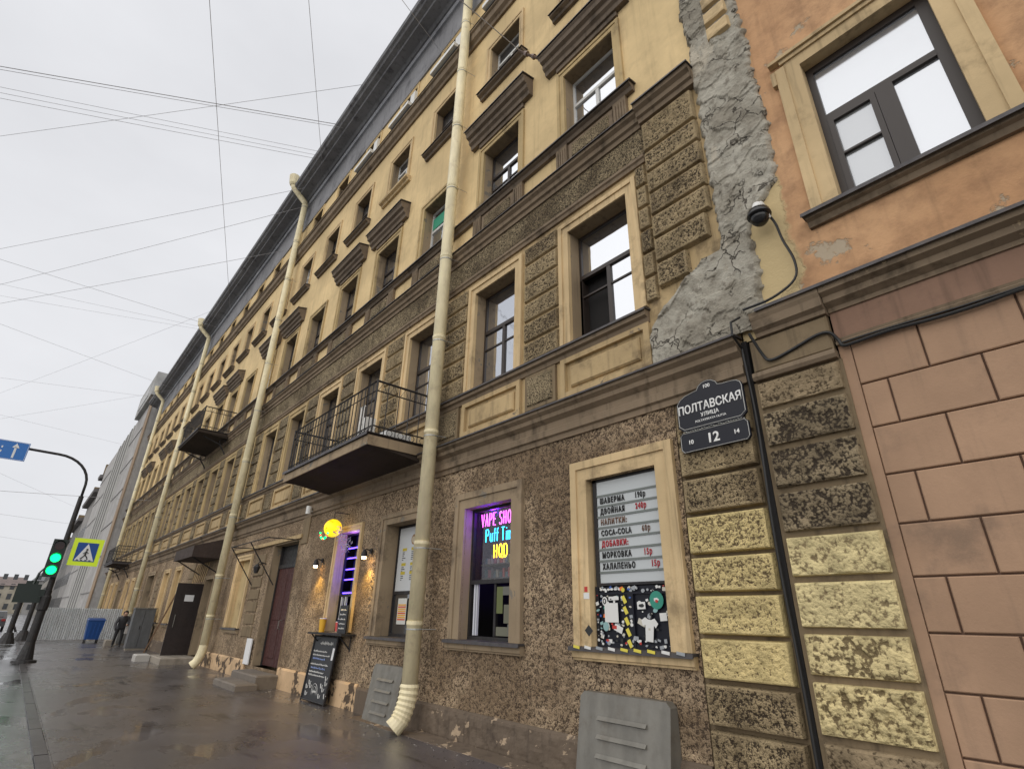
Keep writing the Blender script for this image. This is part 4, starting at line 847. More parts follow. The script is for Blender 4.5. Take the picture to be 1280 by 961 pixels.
# ================================================== drainpipes
def drainpipe(x, label, lean_bottom=True, ribbed=False, ma=None, zt=18.85, r=.128, top_out=True, zb=.0, foot=.42):
    ma = ma or M['pipe']; t = thing('drainpipe', label, 'drainpipe', (x, YW-.25, 0)); y = YW-.30; o = (x, YW-.25, 0)
    b = MB(); b.tube([(x, y, .62), (x, y, zt)], r, 16); b.build('pipe', ma, t, o, smooth=False)
    for v in t.children[0].data.polygons: v.use_smooth = len(v.vertices) == 4
    z = 1.5; b2 = MB()
    k = 0
    while z < zt:
        q = MB(); q.tube([(x, y, z-.015), (x, y, z), (x, y, z+.05)], [r+.001, r+.009, r+.009], 16); q.build('pipe_joint', ma, t, (x, y, z))
        q = MB(); q.tube([(x, y-.0, z-.08), (x, y, z-.06)], r+.008, 16); q.bar((x+r, y, z-.07), (x+r+.05, YW, z-.07), .01); q.build('clamp', M['pipe_grey'], t, (x, y, z-.07)); z += 2.0 if z > 2 else 1.25
    # bottom shoe
    pts = []; rs = []
    for i in range(15):
        u = i/14; a = u*R(55); pts.append((x-.5*(1-math.cos(a))*.08, y-.5*(1-math.cos(a))*.62, .66-.62*math.sin(a))); rs.append(r+(.022 if i % 2 else .006) if ribbed else r+.004)
    pts.append((pts[-1][0]-.03, pts[-1][1]-.07, pts[-1][2]-.08)); rs.append(r+.015)
    q = MB(); q.tube(pts, rs, 16, None, False); sh = q.build('pipe_shoe', ma, t, (x, y, .3), smooth=not ribbed)
    q = MB(); q.tube([pts[-3], (pts[-1][0]+.002, pts[-1][1]+.006, pts[-1][2]+.008)], r-.004, 16); q.build('pipe_mouth', M['interior'], t, (x, y, .05))
    # offset at the eaves and hopper
    q = MB(); q.tube([(x, y, zt), (x, y-.03, zt+.12), (x, YW-.92, zt+.62), (x, YW-.98, zt+.78)], r, 14); q.build('pipe_offset', M['pipe_grey'] if ma is M['pipe_grey'] else ma, t, (x, y, zt), smooth=True)
    q = MB(); q.tube([(x, YW-.98, zt+.72), (x, YW-.98, zt+.82), (x, YW-1.0, zt+1.25)], [r+.01, r+.06, r+.10], 14); q.build('hopper', ma, t, (x, YW-.98, zt+.8))
    return t
drainpipe(-8.12, 'cream drainpipe with ribbed shoe between the neon shop window and the menu poster', ribbed=True)
drainpipe(-20.75, 'cream drainpipe running up beside the tin canopy and open metal door')
drainpipe(-37.6, 'cream drainpipe rising behind the grey street cabinet', zt=18.6)
drainpipe(-53.0, 'farthest cream drainpipe at the left end of the yellow building, grey at its top', zt=18.5)

# ================================================== balconies (parts of the building)
def balcony(x0, x1, out_, zs, th, h, n_front, n_side, slabm, railm, lattice=False, brackets=False, sag=0):
    bal = put('balcony', None, BY, ((x0+x1)/2, YW, zs))
    b = MB(); b.prof([(0, zs-th*1.6), (out_-.25, zs-th), (out_, zs-th), (out_+.0, zs-.03), (out_+.03, zs-.03), (out_+.03, zs), (0, zs)], x0, x1); b.build('slab', M['soot'], bal, (x0, YW, zs))  # slab colour carries painted shade along with the soot
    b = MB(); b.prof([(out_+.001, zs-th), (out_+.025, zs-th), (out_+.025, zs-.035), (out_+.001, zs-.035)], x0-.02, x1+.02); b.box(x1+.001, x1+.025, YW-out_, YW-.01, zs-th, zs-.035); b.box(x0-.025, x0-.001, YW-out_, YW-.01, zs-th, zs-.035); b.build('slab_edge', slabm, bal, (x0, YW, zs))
    b = MB(); b.prof([(0, zs+.005), (out_+.05, zs+.005), (out_+.06, zs-.04), (out_+.07, zs-.04), (out_+.07, zs+.02), (0, zs+.02)], x0-.04, x1+.04); b.build('slab_flashing', M['tin'], bal, (x0, YW, zs))
    yo = YW-out_+.04; zt = zs+h
    for nm, z, w_ in (('top_rail', zt, .034), ('middle_rail', zt-.2, .02), ('bottom_rail', zs+.16, .02)):
        b = MB(); b.bar((x0, yo, z), (x1, yo, z), w_); b.bar((x0, yo, z), (x0, YW, z), w_); b.bar((x1, yo, z), (x1, YW, z), w_); b.build(nm, railm, bal, (x0, yo, z))
    bm_ = MB(); bm_.bar((0, 0, 0), (0, 0, h-.012), .016); bar_ = bm_.build('baluster', railm, None, (0, 0, 0)); me = bar_.data; bpy.data.objects.remove(bar_)
    for i in range(n_front+1): put('baluster', me, bal, (x0+(x1-x0)*i/n_front, yo, zs+.01))
    for xx in (x0, x1):
        for i in range(1, n_side): put('baluster', me, bal, (xx, yo+(YW-yo)*i/n_side, zs+.01))
    for xx in (x0, x1):
        q = MB(); q.bar((xx, yo, zs), (xx, yo, zt+.03), .028); q.build('corner_post', railm, bal, (xx, yo, zs))
    # rings and crosses along the bottom and top friezes
    b = MB()
    for i in range(n_front):
        xa = x0+(x1-x0)*(i+.5)/n_front; b.tube([(xa+.055*math.cos(a*math.pi/4), yo, zs+.085+.055*math.sin(a*math.pi/4)) for a in range(9)], .007, 4)
    for i in range(n_side):
        ya = yo+(YW-yo)*(i+.5)/n_side
        for xx in (x0, x1):
            b.tube([(xx, ya+.06*math.cos(a*math.pi/4), zs+.085+.06*math.sin(a*math.pi/4)) for a in range(9)], .007, 4)
            b.tube([(xx, ya-.09, zt-.19), (xx, ya, zt-.02), (xx, ya+.09, zt-.19)], .006, 4)
    b.build('ring_frieze', railm, bal, (x0, yo, zs))['kind'] = 'stuff'
    if lattice:
        b = MB()
        for i in range(n_front):
            xa, xb = x0+(x1-x0)*i/n_front, x0+(x1-x0)*(i+1)/n_front; b.bar((xa, yo, zs+.2), (xb, yo, zt-.2), .012); b.bar((xb, yo, zs+.2), (xa, yo, zt-.2), .012)
        b.build('lattice', railm, bal, (x0, yo, zs))
    for xx in ((x0+.25, x1-.25) if brackets else ()):
        q = MB(); pts = [(xx, YW-.02, zs-.95), (xx, YW-.12, zs-.75), (xx, YW-.35, zs-.45), (xx, YW-.8*out_, zs-.22)]; q.tube(pts, .03, 6)
        q.tube([(xx, YW-.25+.12*math.cos(a*math.pi/6), zs-.33+.12*math.sin(a*math.pi/6)) for a in range(13)], .02, 5); q.build('bracket', railm, bal, (xx, YW, zs-.5))
    return bal
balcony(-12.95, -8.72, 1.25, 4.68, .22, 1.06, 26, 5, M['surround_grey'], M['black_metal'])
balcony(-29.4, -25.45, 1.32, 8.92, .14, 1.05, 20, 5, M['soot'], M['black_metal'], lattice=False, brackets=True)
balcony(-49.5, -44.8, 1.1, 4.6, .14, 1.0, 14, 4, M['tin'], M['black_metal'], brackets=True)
# items on the first balcony
o_ = thing('white_bundle', 'white wrapped bundle on the balcony behind the railing', 'bundle', (-10.9, YW-.35, 4.7)); b = MB(); b.cb(-11.0, -10.72, .2, .5, 5.35, 5.75, .06); b.fb(-10.9, -10.82, .3, .38, 4.7, 5.35); b.build('bundle_body', M['white_paint'], o_, (-10.9, YW-.35, 4.7))
o_ = thing('white_stand', 'tall white stand on the balcony behind the corner of the railing', 'stand', (-10.2, YW-.75, 4.7)); b = MB(); b.bar((-10.2, YW-.75, 4.7), (-10.2, YW-.75, 5.75), .03); b.bar((-10.32, YW-.75, 4.7), (-10.32, YW-.75, 5.75), .03); b.bar((-10.36, YW-.75, 5.76), (-10.16, YW-.75, 5.76), .03); b.build('stand_body', M['white_paint'], o_, (-10.2, YW-.75, 4.7))
o_ = thing('white_trough', 'white planter trough on the balcony floor beside the nearest drainpipe', 'planter', (-9.2, YW-.6, 4.7)); b = MB(); b.fb(-9.35, -8.85, .3, .85, 4.702, 4.86); b.build('trough_body', M['white_paint'], o_, (-9.1, YW-.6, 4.7))
# tin vents over the cellar windows
def vent(x0, x1, z1, label, tilt=.0):
    t = thing('cellar_cover', label, 'metal cover', ((x0+x1)/2, YW-.2, 0)); b = MB(); c = .05; th = .012
    o0, o1 = .27, .13
    pts = [(x0, 0), (x1, 0), (x1, z1-c), (x1-c, z1), (x0+c, z1), (x0, z1-c)]
    f = [(x, YW-(o0+(o1-o0)*z/z1), z) for x, z in pts]; g2 = [(x, YW-.02, z) for x, z in pts]; n = 6
    b.add(f+g2, [tuple(range(n))]+[(i, i+n, (i+1) % n+n, (i+1) % n) for i in range(n)]); b.build('cover_sheet', M['galv'], t, ((x0+x1)/2, YW-.1, 0))
    for k in range(4):
        z = z1*(.72-k*.19); y = YW-(o0+(o1-o0)*z/z1); w_ = (x1-x0)*.27; xm = (x0+x1)/2
        q = MB(); q.add([(xm-w_, y-.002, z+.035), (xm+w_, y-.002, z+.035), (xm+w_, y-.035, z), (xm-w_, y-.035, z), (xm-w_, y-.001, z-.012), (xm+w_, y-.001, z-.012)], [(0, 1, 2, 3), (3, 2, 5, 4), (0, 3, 4), (1, 5, 2)])
        q.build('louvre', M['galv'], t, (xm, y, z))
vent(-4.70, -3.52, .88, 'grey sheet-metal cellar cover with pressed louvres under the shawarma window')
vent(-9.62, -8.62, .84, 'grey sheet-metal cellar cover with louvres behind the foot of the nearest drainpipe')

# ================================================== orange building on the right
OB = thing('orange_building', 'peeling orange building with pinkish block-lined ground floor and dark framed window', 'building', (2, YW, 0))
# upper wall: orange paint, peeled to grey render towards the joint, with a yellow patch of older paint
ma, t, bb = _new('peeling_orange_render'); p = pos(t)
sep = t.nodes.new("ShaderNodeSeparateXYZ"); g = t.nodes.new("ShaderNodeNewGeometry"); t.links.new(g.outputs['Position'], sep.inputs[0])
big = noi(t, p, .7, 6, .6); mid = noi(t, p, 3, 7, .65); st = noi(t, pos(t, (6, 6, .5)), 1.2, 5)
c = mixc(t, ramp(t, big, .3, .7), (.50, .285, .15), (.64, .39, .215))
c = mixc(t, ramp(t, mid, .4, .75, 0, .75), c, (.30, .17, .095))
c = mixc(t, math_(t, 'MULTIPLY', ramp(t, st, .5, .8), .5), c, (.20, .12, .07))
worn = ramp(t, noi(t, p, 1.6, 9, .68, .2), .615, .635); lowz = ramp(t, sep.outputs[2], 5.5, 4.9, 0, 1)
worn2 = ramp(t, math_(t, 'ADD', noi(t, p, 1.9, 9, .68), math_(t, 'MULTIPLY', lowz, .055)), .61, .655)
c = mixc(t, worn2, c, (.44, .36, .26))
ed = math_(t, 'ADD', sep.outputs[0], math_(t, 'MULTIPLY', math_(t, 'SUBTRACT', noi(t, p, 1.6, 8, .65), .5), .5))
c = mixc(t, ramp(t, ed, -1.56, -1.50, 1, 0), c, (.55, .43, .235))
t.links.new(c, bb.inputs['Base Color']); bb.inputs['Roughness'].default_value = .88; bb.inputs['Specular IOR Level'].default_value = .2
bump(t, bb, math_(t, 'SUBTRACT', math_(t, 'ADD', mid, math_(t, 'MULTIPLY', noi(t, p, 40, 4), .2)), math_(t, 'ADD', math_(t, 'MULTIPLY', worn2, .8), math_(t, 'MULTIPLY', ramp(t, ed, -1.56, -1.53, 1, 0), .7))), .6, .025)
M['orange'] = ma
ox0, ox1, oz0, oz1 = -1.0, .20, 5.60, 7.72
oh = [(ox0, ox1, oz0, oz1)]+[(ox0+3.4*k, ox1+3.4*k, oz0+dz, oz1+dz) for k in (0, 1) for dz in (0, 4.2, 8.2) if (k or dz)]
wall('upper_wall', -2.26, 6.6, 4.45, 17.5, oh, M['orange'], OB, o=0.0)
b = MB(); b.box(-2.2, 6.6, YW+.45, YW+9, -.3, 17.5); b.build('building_core', M['interior'], OB, (2, YW+4, 0))
course_o = lambda name, pr, ma_, xa, xb: (lambda q: (q.prof(pr, xa, xb), q.build(name, ma_, OB, ((xa+xb)/2, YW, pr[0][1])))[1])(MB())
course_o('eaves_cornice', [(0, 17.2), (.1, 17.2), (.2, 17.5), (.6, 17.7), (.7, 18.0), (0, 18.0)], M['brown_mould'], -2.2, 6.6)
# block-lined ground floor; each lined block is its own piece
b = MB(); b.fb(-1.36, 6.6, -.06, -.016, -.3, 4.06); b.build('joint_backing', M['orange_joint'], OB, (2, YW, 0))
b = MB(); b.fb(-1.36, -1.262, -.03, .018, -.3, 4.06); b.build('plain_strip', M['orange_low'], OB, (-1.3, YW, 0))
zj = [-.02, .38, .78, 1.18, 1.57, 1.97, 2.38, 2.79, 3.215, 3.63, 4.055]
random.seed(12)
for i in range(len(zj)-1):
    odd = (len(zj)-2-i) % 2
    xs = [-1.258]+[(-.735 if not odd else -1.05)+.655*k for k in range(12)]
    for k in range(len(xs)-1):
        w_ = xs[k+1]-xs[k]; g_ = .008
        if xs[k] > 6: continue
        b = MB(); b.cb(xs[k]+g_*(k > 0), xs[k+1]-g_, -.02, .012+random.uniform(-.002, .003), zj[i]+g_, zj[i+1]-g_*.8, .008)
        b.build('lined_block', M['orange_low'], OB, (xs[k], YW, zj[i]))
# band and cornice over the ground floor
course_o('lower_moulding', [(0, 4.06), (.05, 4.06), (.06, 4.085), (.04, 4.10), (.05, 4.125), (0, 4.13)], M['brown_mould'], -1.36, 6.6)
b = MB(); b.fb(-1.36, 6.6, -.02, .02, 4.13, 4.42); b.build('frieze_band', M['brown_band'], OB, (2, YW, 4.1))
course_o('cornice', [(0, 4.42), (.04, 4.42), (.05, 4.46), (.12, 4.50), (.13, 4.56), (.19, 4.59), (.20, 4.66), (0, 4.68)], M['brown_mould'], -1.36, 6.6)
course_o('cornice_flashing', [(0, 4.685), (.205, 4.665), (.22, 4.64), (.235, 4.64), (.225, 4.68), (0, 4.72)], M['tin'], -1.98, 6.6)
course_o('pilaster_cornice', [(0, 4.40), (.11, 4.40), (.12, 4.44), (.17, 4.47), (.18, 4.56), (.2, 4.60), (.205, 4.655), (0, 4.68)], M['brown_mould'], -2.06, -1.365)
b = MB(); b.cb(-2.16, -1.38, 0, .085, 4.02, 4.395, .02); b.build('pilaster_cap', M['tan_grey'], OB, (-1.8, YW, 4.1))
course_o('pilaster_moulding', [(0, 3.93), (.10, 3.93), (.12, 3.965), (.115, 4.01), (0, 4.015)], M['brown_mould'], -2.17, -1.37)
# right-hand rock-faced quoin
zq = [-.02, .37, .77, 1.20, 1.565, 1.98, 2.37, 2.78, 3.20, 3.60, 3.93]
for i in range(10):
    m_ = [M['rock_tan'], M['rock_tan'], M['pit_yellow'], M['pit_yellow'], M['rock_yellow'], M['rock_yellow'], M['rock_dark'], M['rock_dark'], M['rock_dark'], M['rock_tan']][i]
    fam = 'crust' if i == 2 else 'rock'; a_ = .026 if i in (2, 6, 7) else .022
    rough_panel('quoin_block', (-2.165, -1.372, zq[i]+.018, zq[i+1]-.018), [], a_, 7 if i != 2 else 11, .0155, m_, OB, base=.075, margin=.03, seed=200+i*7, o0=-.01, kind=fam)
b = MB(); b.fb(-2.2, -1.35, -.05, .03, -.3, 3.93); b.build('quoin_backing', M['tan_grey'], OB, (-1.8, YW, 0))
# the dark open joint with its cable
sj = MB(); sj.fb(-2.262, -2.205, -.15, .035, -.3, 4.45); sj.build('dark_joint', M['interior'], OB, (-2.23, YW, 0))
cbm = plain('black_rubber', (.012, .012, .012), .5)
cb1 = thing('downlead_cable', 'thick black cable running down the joint between the two buildings', 'cable', (-2.23, YW-.08, 2))
q = MB(); q.tube([(-2.235+.012*math.sin(z_*2.3), YW-.075-.01*math.sin(z_*3), z_) for z_ in [i*.15 for i in range(0, 30)]]+[(-2.24, YW-.26, 4.45), (-2.23, YW-.27, 4.6), (-2.20, YW-.10, 4.72)], .014, 8); q.build('cable_run', cbm, cb1, (-2.23, YW-.08, 2))
cb2 = thing('wall_cable', 'sagging black cable looped under the cornice of the orange building', 'cable', (-1, YW-.1, 4))
pts = [(-2.08, YW-.22, 4.42), (-2.02, YW-.12, 4.18), (-1.95, YW-.11, 4.10), (-1.75, YW-.10, 4.14), (-1.5, YW-.11, 4.20), (-1.38, YW-.10, 4.19), (-1.33, YW-.06, 4.10), (-1.30, YW-.07, 4.03)]
pts += [(-1.2+.3*i, YW-.062, 4.028+.012*math.sin(i*1.9)-.002*i) for i in range(26)]
q = MB(); q.tube(sm(pts, 4), .016, 7); q.build('cable_run', cbm, cb2, (-1, YW-.1, 4))
cb3 = thing('wall_cable', 'thin second black cable following the lower moulding of the orange building', 'cable', (0, YW-.1, 4))
q = MB(); q.tube([(-1.3+.3*i, YW-.07, 4.055+.010*math.sin(i*1.1+1)) for i in range(26)], .009, 6); q.build('cable_run', cbm, cb3, (0, YW-.1, 4))
# windows of the orange building
def owin(x0, z0, x1, z1):
    sur = MB(); bl = .27
    sur.fb(x0-.16, x0, -.20, .035, z0, z1+.16); sur.fb(x1, x1+.16, -.20, .035, z0, z1+.16); sur.fb(x0, x1, -.20, .035, z1, z1+.16)
    sur.fb(x0-bl, x0-.16, -.02, .055, z0, z1+.12); sur.fb(x1+.16, x1+bl, -.02, .055, z0, z1+.12); sur.fb(x0-.20, x1+.20, -.02, .06, z1+.161, z1+.22); sur.fb(x0-bl-.05, x1+bl+.05, -.02, .09, z1+.222, z1+.27)
    sur.fb(x0-bl-.05, x0-bl, -.02, .07, z1-.12, z1+.1); sur.build('window_surround', M['surround'], OB, (x0, YW, z0))
    b = MB(); b.prof([(-.2, z0-.15), (.05, z0-.15), (.07, z0-.09), (.11, z0-.07), (.12, z0-.02), (-.2, z0-.02)], x0-.33, x1+.33); b.build('window_sill', M['brown_mould'], OB, (x0, YW, z0))
    b = MB(); b.prof([(-.2, z0-.015), (.13, z0-.02), (.15, z0-.05), (.16, z0-.05), (.15, z0+.0), (-.2, z0+.012)], x0-.36, x1+.36); b.build('sill_flashing', M['tin'], OB, (x0, YW, z0))
    d = .12; t1 = .07; tz = z0+.60*(z1-z0); mx_ = x0+.52*(x1-x0); f = MB(); W_ = lambda *a: f.fb(a[0], a[1], -d-.06, -d+a[4], a[2], a[3])
    W_(x0, x0+t1, z0, z1, 0); W_(x1-t1*1.5, x1, z0, z1, 0); W_(x0+t1, x1-t1*1.5, z0, z0+t1, 0); W_(x0+t1, x1-t1*1.5, z1-t1*1.3, z1, 0)
    W_(x0+t1, x1-t1*1.5, tz-.04, tz+.04, .01); W_(mx_-.08, mx_+.08, z0+t1, tz-.04, .012)
    # left sash
    a0, a1, c0, c1 = x0+t1+.004, mx_-.084, z0+t1+.004, tz-.044; s_ = .055
    W_(a0, a0+s_, c0, c1, .02); W_(a1-s_, a1, c0, c1, .02); W_(a0+s_, a1-s_, c0, c0+s_, .02); W_(a0+s_, a1-s_, c1-s_, c1, .02); W_(a0+s_, a1-s_, (c0+c1)/2+.02, (c0+c1)/2+.045, .02)
    w = f.build('window', M['wood_dark'], OB, (x0, YW, z0))
    def pn(xa, xb, za, zb, mm, dd=.03): q = MB(); q.fb(xa, xb, -d-dd-.01, -d-dd, za, zb); q.build('pane', mm, w, (xa, YW, za))
    pn(a0+s_, a1-s_, c0+s_, c1-s_, M['glass_grey'], .02); pn(mx_+.08, x1-t1*1.5, z0+t1, tz-.04, M['glass_shine']); pn(x0+t1, x1-t1*1.5, tz+.04, z1-t1*1.3, M['glass_shine'])
    r_ = MB(); r_.fb(x0-.02, x1+.02, -.26, -.20, z0-.05, z1+.05); r_.build('window_backing', M['interior'], OB, (x0, YW, z0))
M['glass_grey'] = glass('net_backed_glass', (.30, .31, .31), .30, .15, .15)
for h in oh: owin(h[0], h[2], h[1], h[3])
# grey rough render between the two buildings
def edge_l(z): return -2.30+.035*nz(1, 2, z, 2.2)+(.0 if z > 5.9 else -(5.9-z)*.15) if z > 5.75 else -3.42+.04*nz(4, 2, z, 5)+max(0, (z-5.1))*1.3
def edge_r(z): 
    e = -1.50+.06*nz(3, 7, z, 1.9)
    if z < 6.3: e -= .42*min(1, (6.3-z)/.35)+.04*nz(7, 7, z, 6)
    return e
def ef(x, z, o):
    o += .022*max(0, nz(x, 44, z, 1.6))+(.018 if nz(x, 21, z, 2.3) > .12 else 0)+(.016 if nz(x, 61, z, 4.2) > .2 else 0)
    dl = x-edge_l(z)-.05*nz(5, 1, z, 8); dr_ = edge_r(z)-x+.05*nz(9, 1, z, 9)
    if dl < 0 or dr_ < 0: return -.02
    return o*min(1, min(dl, dr_)/.05+.25)
cem, t, bb = _new('rough_grey_cement'); p = pos(t)
a = noi(t, p, 2.2, 8, .62, .3); a2 = noi(t, p, 8, 6, .65); c = mixc(t, ramp(t, a, .35, .65), (.29, .265, .215), (.44, .415, .35)); c = mixc(t, ramp(t, a2, .5, .66, 0, .6), c, (.13, .11, .085))
c = mixc(t, ramp(t, noi(t, pos(t, (1, 1, .4)), 1.5, 7, .7), .58, .64, 0, .8), c, (.50, .45, .36)); t.links.new(c, bb.inputs['Base Color']); bb.inputs['Roughness'].default_value = .95; bb.inputs['Specular IOR Level'].default_value = .2
vo = node(t, 'ShaderNodeTexVoronoi', feature='DISTANCE_TO_EDGE', i_Scale=2.6); vm = node(t, 'ShaderNodeVectorMath', operation='MULTIPLY_ADD'); nn = node(t, 'ShaderNodeTexNoise', i_Scale=5.0, i_Detail=6.0); t.links.new(p, nn.inputs['Vector']); t.links.new(nn.outputs['Color'], vm.inputs[0]); vm.inputs[1].default_value = (.5, .5, .5); t.links.new(p, vm.inputs[2]); t.links.new(vm.outputs[0], vo.inputs['Vector'])
ck = math_(t, 'MULTIPLY', ramp(t, vo.outputs['Distance'], 0, .03, 1, 0), ramp(t, noi(t, p, 1.7, 3), .45, .55)); c = mixc(t, math_(t, 'MULTIPLY', ck, .85), c, (.06, .05, .04)); t.links.new(c, bb.inputs['Base Color'])
bump(t, bb, math_(t, 'SUBTRACT', math_(t, 'ADD', a2, math_(t, 'MULTIPLY', noi(t, p, 30, 4), .4)), ck), .9, .035)
rough_panel('grey_render_strip', (-3.50, -1.40, 4.55, 10.6), [], .022, 3.2, .020, cem, OB, base=.05, seed=300, edgefn=ef)
rough_panel('grey_render_strip', (-2.40, -1.40, 10.6, 19.0), [], .022, 3.2, .045, cem, OB, base=.05, seed=300, edgefn=ef)
# old brick stubs showing high in the render
for i in range(3):
    rough_panel('old_block', (-1.98, -1.62, 9.15+i*.34, 9.42+i*.34), [], .01, 8, .03, M['surround'], OB, base=.11, margin=.03, seed=i, o0=0)
# security camera
sk = thing('dome_camera', 'black and white dome security camera on a bracket at the peeled yellow patch', 'camera', (-1.74, YW-.2, 5.75))
b = MB(); b.tube([(-1.74, YW-.02, 5.98), (-1.74, YW-.12, 6.0), (-1.74, YW-.2, 5.93)], .05, 10); b.tube([(-1.74, YW-.2, 5.97), (-1.74, YW-.2, 5.86)], [.045, .085], 14); b.build('white_mount', M['white_paint'], sk, (-1.74, YW-.2, 5.9), smooth=True)
b = MB(); b.tube([(-1.74, YW-.2, 5.86), (-1.74, YW-.2, 5.80), (-1.74, YW-.2, 5.79)], [.115, .13, .125], 18); b.tube([(-1.74, YW-.2, 5.79)]+[(-1.74, YW-.2, 5.79-.12*math.sin(a_*math.pi/10)) for a_ in range(1, 5)], [.105]+[.105*math.cos(a_*math.pi/10) for a_ in range(1, 5)], 16); b.build('dome', plain('black_plastic', (.012, .012, .013), .2), sk, (-1.74, YW-.2, 5.8), smooth=True)
b = MB(); b.tube(sm([(-1.67, YW-.15, 5.82), (-1.62, YW-.12, 5.66), (-1.60, YW-.08, 5.45), (-1.54, YW-.06, 5.15), (-1.58, YW-.06, 4.93), (-1.8, YW-.16, 4.76), (-2.1, YW-.22, 4.72)]), .014, 6); b.build('camera_cable', cbm, sk, (-1.6, YW-.1, 5.3))
b = MB(); b.tube([(-1.66, YW-.17, 5.80), (-1.655, YW-.16, 5.74)], .02, 8); b.build('plug', M['white_paint'], sk, (-1.66, YW-.17, 5.8))
# wire anchor on the facade
an = thing('wire_anchor', 'rusty insulated wire anchor hooked into the wall beside the nearest window hood', 'anchor', (-5.45, YW-.2, 12.6))
b = MB(); b.tube([(-5.05, YW, 12.05), (-5.15, YW-.1, 12.2), (-5.35, YW-.2, 12.4), (-5.6, YW-.3, 12.7), (-5.75, YW-.38, 12.9)], .03, 6); b.build('anchor_rod', metalpaint('rusty_iron', (.10, .06, .04), .7, .5, (.2, .09, .04)), an, (-5.45, YW-.2, 12.6))
for k_ in range(3):
    b = MB(); u = .35+k_*.2; px_, py_, pz_ = -5.05-.7*u, YW-.38*u, 12.05+.85*u; b.tube([(px_, py_, pz_), (px_-.05, py_-.03, pz_+.06)], [.06, .045], 10); b.build('insulator', plain('brown_glaze', (.16, .09, .06), .3), an, (px_, py_, pz_))

# ================================================== street furniture on the left
# traffic light mast with curved arm
TX, TY = -25.1, .80
tl = thing('traffic_light_mast', 'dark mast on a conical foot with green traffic light, curved arm reaching over the road', 'traffic light', (TX, TY, 0))
b = MB(); b.tube([(TX, TY, 0), (TX, TY, .07), (TX, TY, .10), (TX, TY, .62), (TX, TY, .66), (TX, TY, 2.2), (TX, TY, 2.21), (TX, TY, 5.42)], [.34, .33, .22, .13, .135, .11, .09, .075], 16); b.build('mast', M['black_metal'], tl, (TX, TY, 0))
arm = [(TX, TY, 5.4)]+[(TX, TY-1.05+1.05*math.cos(a_), 5.85+.95*math.sin(a_)) for a_ in [i*math.pi/16 for i in range(9)]]+[(TX, TY-2.9, 6.84)]
b = MB(); b.tube(arm, .045, 10); b.build('curved_arm', M['black_metal'], tl, (TX, TY, 5.4), smooth=True)
b = MB(); b.tube([(TX, TY, 1.55), (TX, TY, 1.6), (TX, TY, 2.0), (TX, TY, 2.05)], [.12, .15, .15, .12], 12); b.build('collar', M['black_metal'], tl, (TX, TY, 1.8))
hm = plain('housing_green_black', (.012, .022, .018), .4); LG = em('lit_green_lens', (.0, .75, .15), 4); LO = plain('dark_lens', (.04, .012, .01), .2)
hd = MB(); hd.box(TX+.06, TX+.26, TY-.33, TY+.07, 2.62, 3.86); head = hd.build('signal_head', hm, tl, (TX, TY, 3.2))
for i, z in enumerate((3.65, 3.24, 2.84)):
    b = MB(); b.disc((TX+.262, TY-.13, z), .14, (1, 0, 0), 18, .012); b.build('lens', LO if i == 0 else LG, head, (TX+.27, TY-.13, z))
    b = MB(); b.tube([(TX+.26, TY-.13+.165*math.cos(a_), z+.165*math.sin(a_)) for a_ in [math.pi*(-.05+1.1*k/10) for k in range(11)]], .012, 4)
    n0 = [(TX+.26, TY-.13+.165*math.cos(a_), z+.165*math.sin(a_)) for a_ in [math.pi*(-.05+1.1*k/10) for k in range(11)]]; n1_ = [(TX+.42, y_, z_) for _, y_, z_ in n0]
    b.add(n0+n1_, [(k, k+1, k+12, k+11) for k in range(10)]); b.build('visor', hm, head, (TX+.3, TY, z))
b = MB(); b.box(TX-.12, TX+.12, TY-.85, TY-.22, 1.80, 2.38); b.box(TX-.1, TX+.1, TY-.22, TY-.08, 2.0, 2.2); b.build('control_box', hm, tl, (TX, TY-.5, 2))
b = MB(); b.bar((TX, TY-.45, 2.38), (TX, TY-.40, 2.75), .05); b.bar((TX, TY-.40, 2.75), (TX, TY-.28, 2.95), .04); b.build('box_bracket', hm, tl, (TX, TY-.4, 2.5))
def rect_x(b, x, y0, y1, z0, z1, ma=None, th=.012): b.box(x-th, x, y0, y1, z0, z1, ma)
# crossing sign
cs_ = thing('crossing_sign', 'square pedestrian crossing sign with wide fluorescent yellow border', 'road sign', (TX+.15, TY+.66, 3.5))
fy, sb_, sw = plain('fluorescent_yellow', (.62, .80, .03), .4, 0, (.62, .80, .03), .12), plain('sign_blue', (.01, .07, .30), .4), plain('sign_white', (.75, .77, .78), .4)
SX, y0, y1, z0, z1 = TX+.2, TY+.23, TY+1.10, 3.04, 3.96
b = MB(); rect_x(b, SX, y0, y1, z0, z1); b.build('yellow_border', fy, cs_, (SX, y0, z0)); b = MB(); rect_x(b, SX+.008, y0+.13, y1-.13, z0+.14, z1-.14); b.build('blue_field', sb_, cs_, (SX, y0, z0))
ym = (y0+y1)/2
b = MB(); b.add([(SX+.012, ym-.28, z0+.17), (SX+.012, ym+.28, z0+.17), (SX+.012, ym, z1-.17)], [(0, 1, 2)]); b.build('white_triangle', sw, cs_, (SX, ym, z0))
b = MB(); X_ = SX+.02
b.tube([(X_, ym+.0, z0+.50), (X_, ym-.01, z0+.36)], .028, 6); b.tube([(X_, ym-.01, z0+.36), (X_, ym-.06, z0+.29), (X_, ym-.12, z0+.22)], .016, 5); b.tube([(X_, ym-.01, z0+.36), (X_, ym+.06, z0+.29), (X_, ym+.09, z0+.21)], .016, 5)
b.tube([(X_, ym, z0+.48), (X_, ym-.08, z0+.40)], .012, 5); b.tube([(X_, ym, z0+.48), (X_, ym+.08, z0+.42)], .012, 5); b.disc((X_-.01, ym+.01, z0+.55), .032, (1, 0, 0), 10, .02)
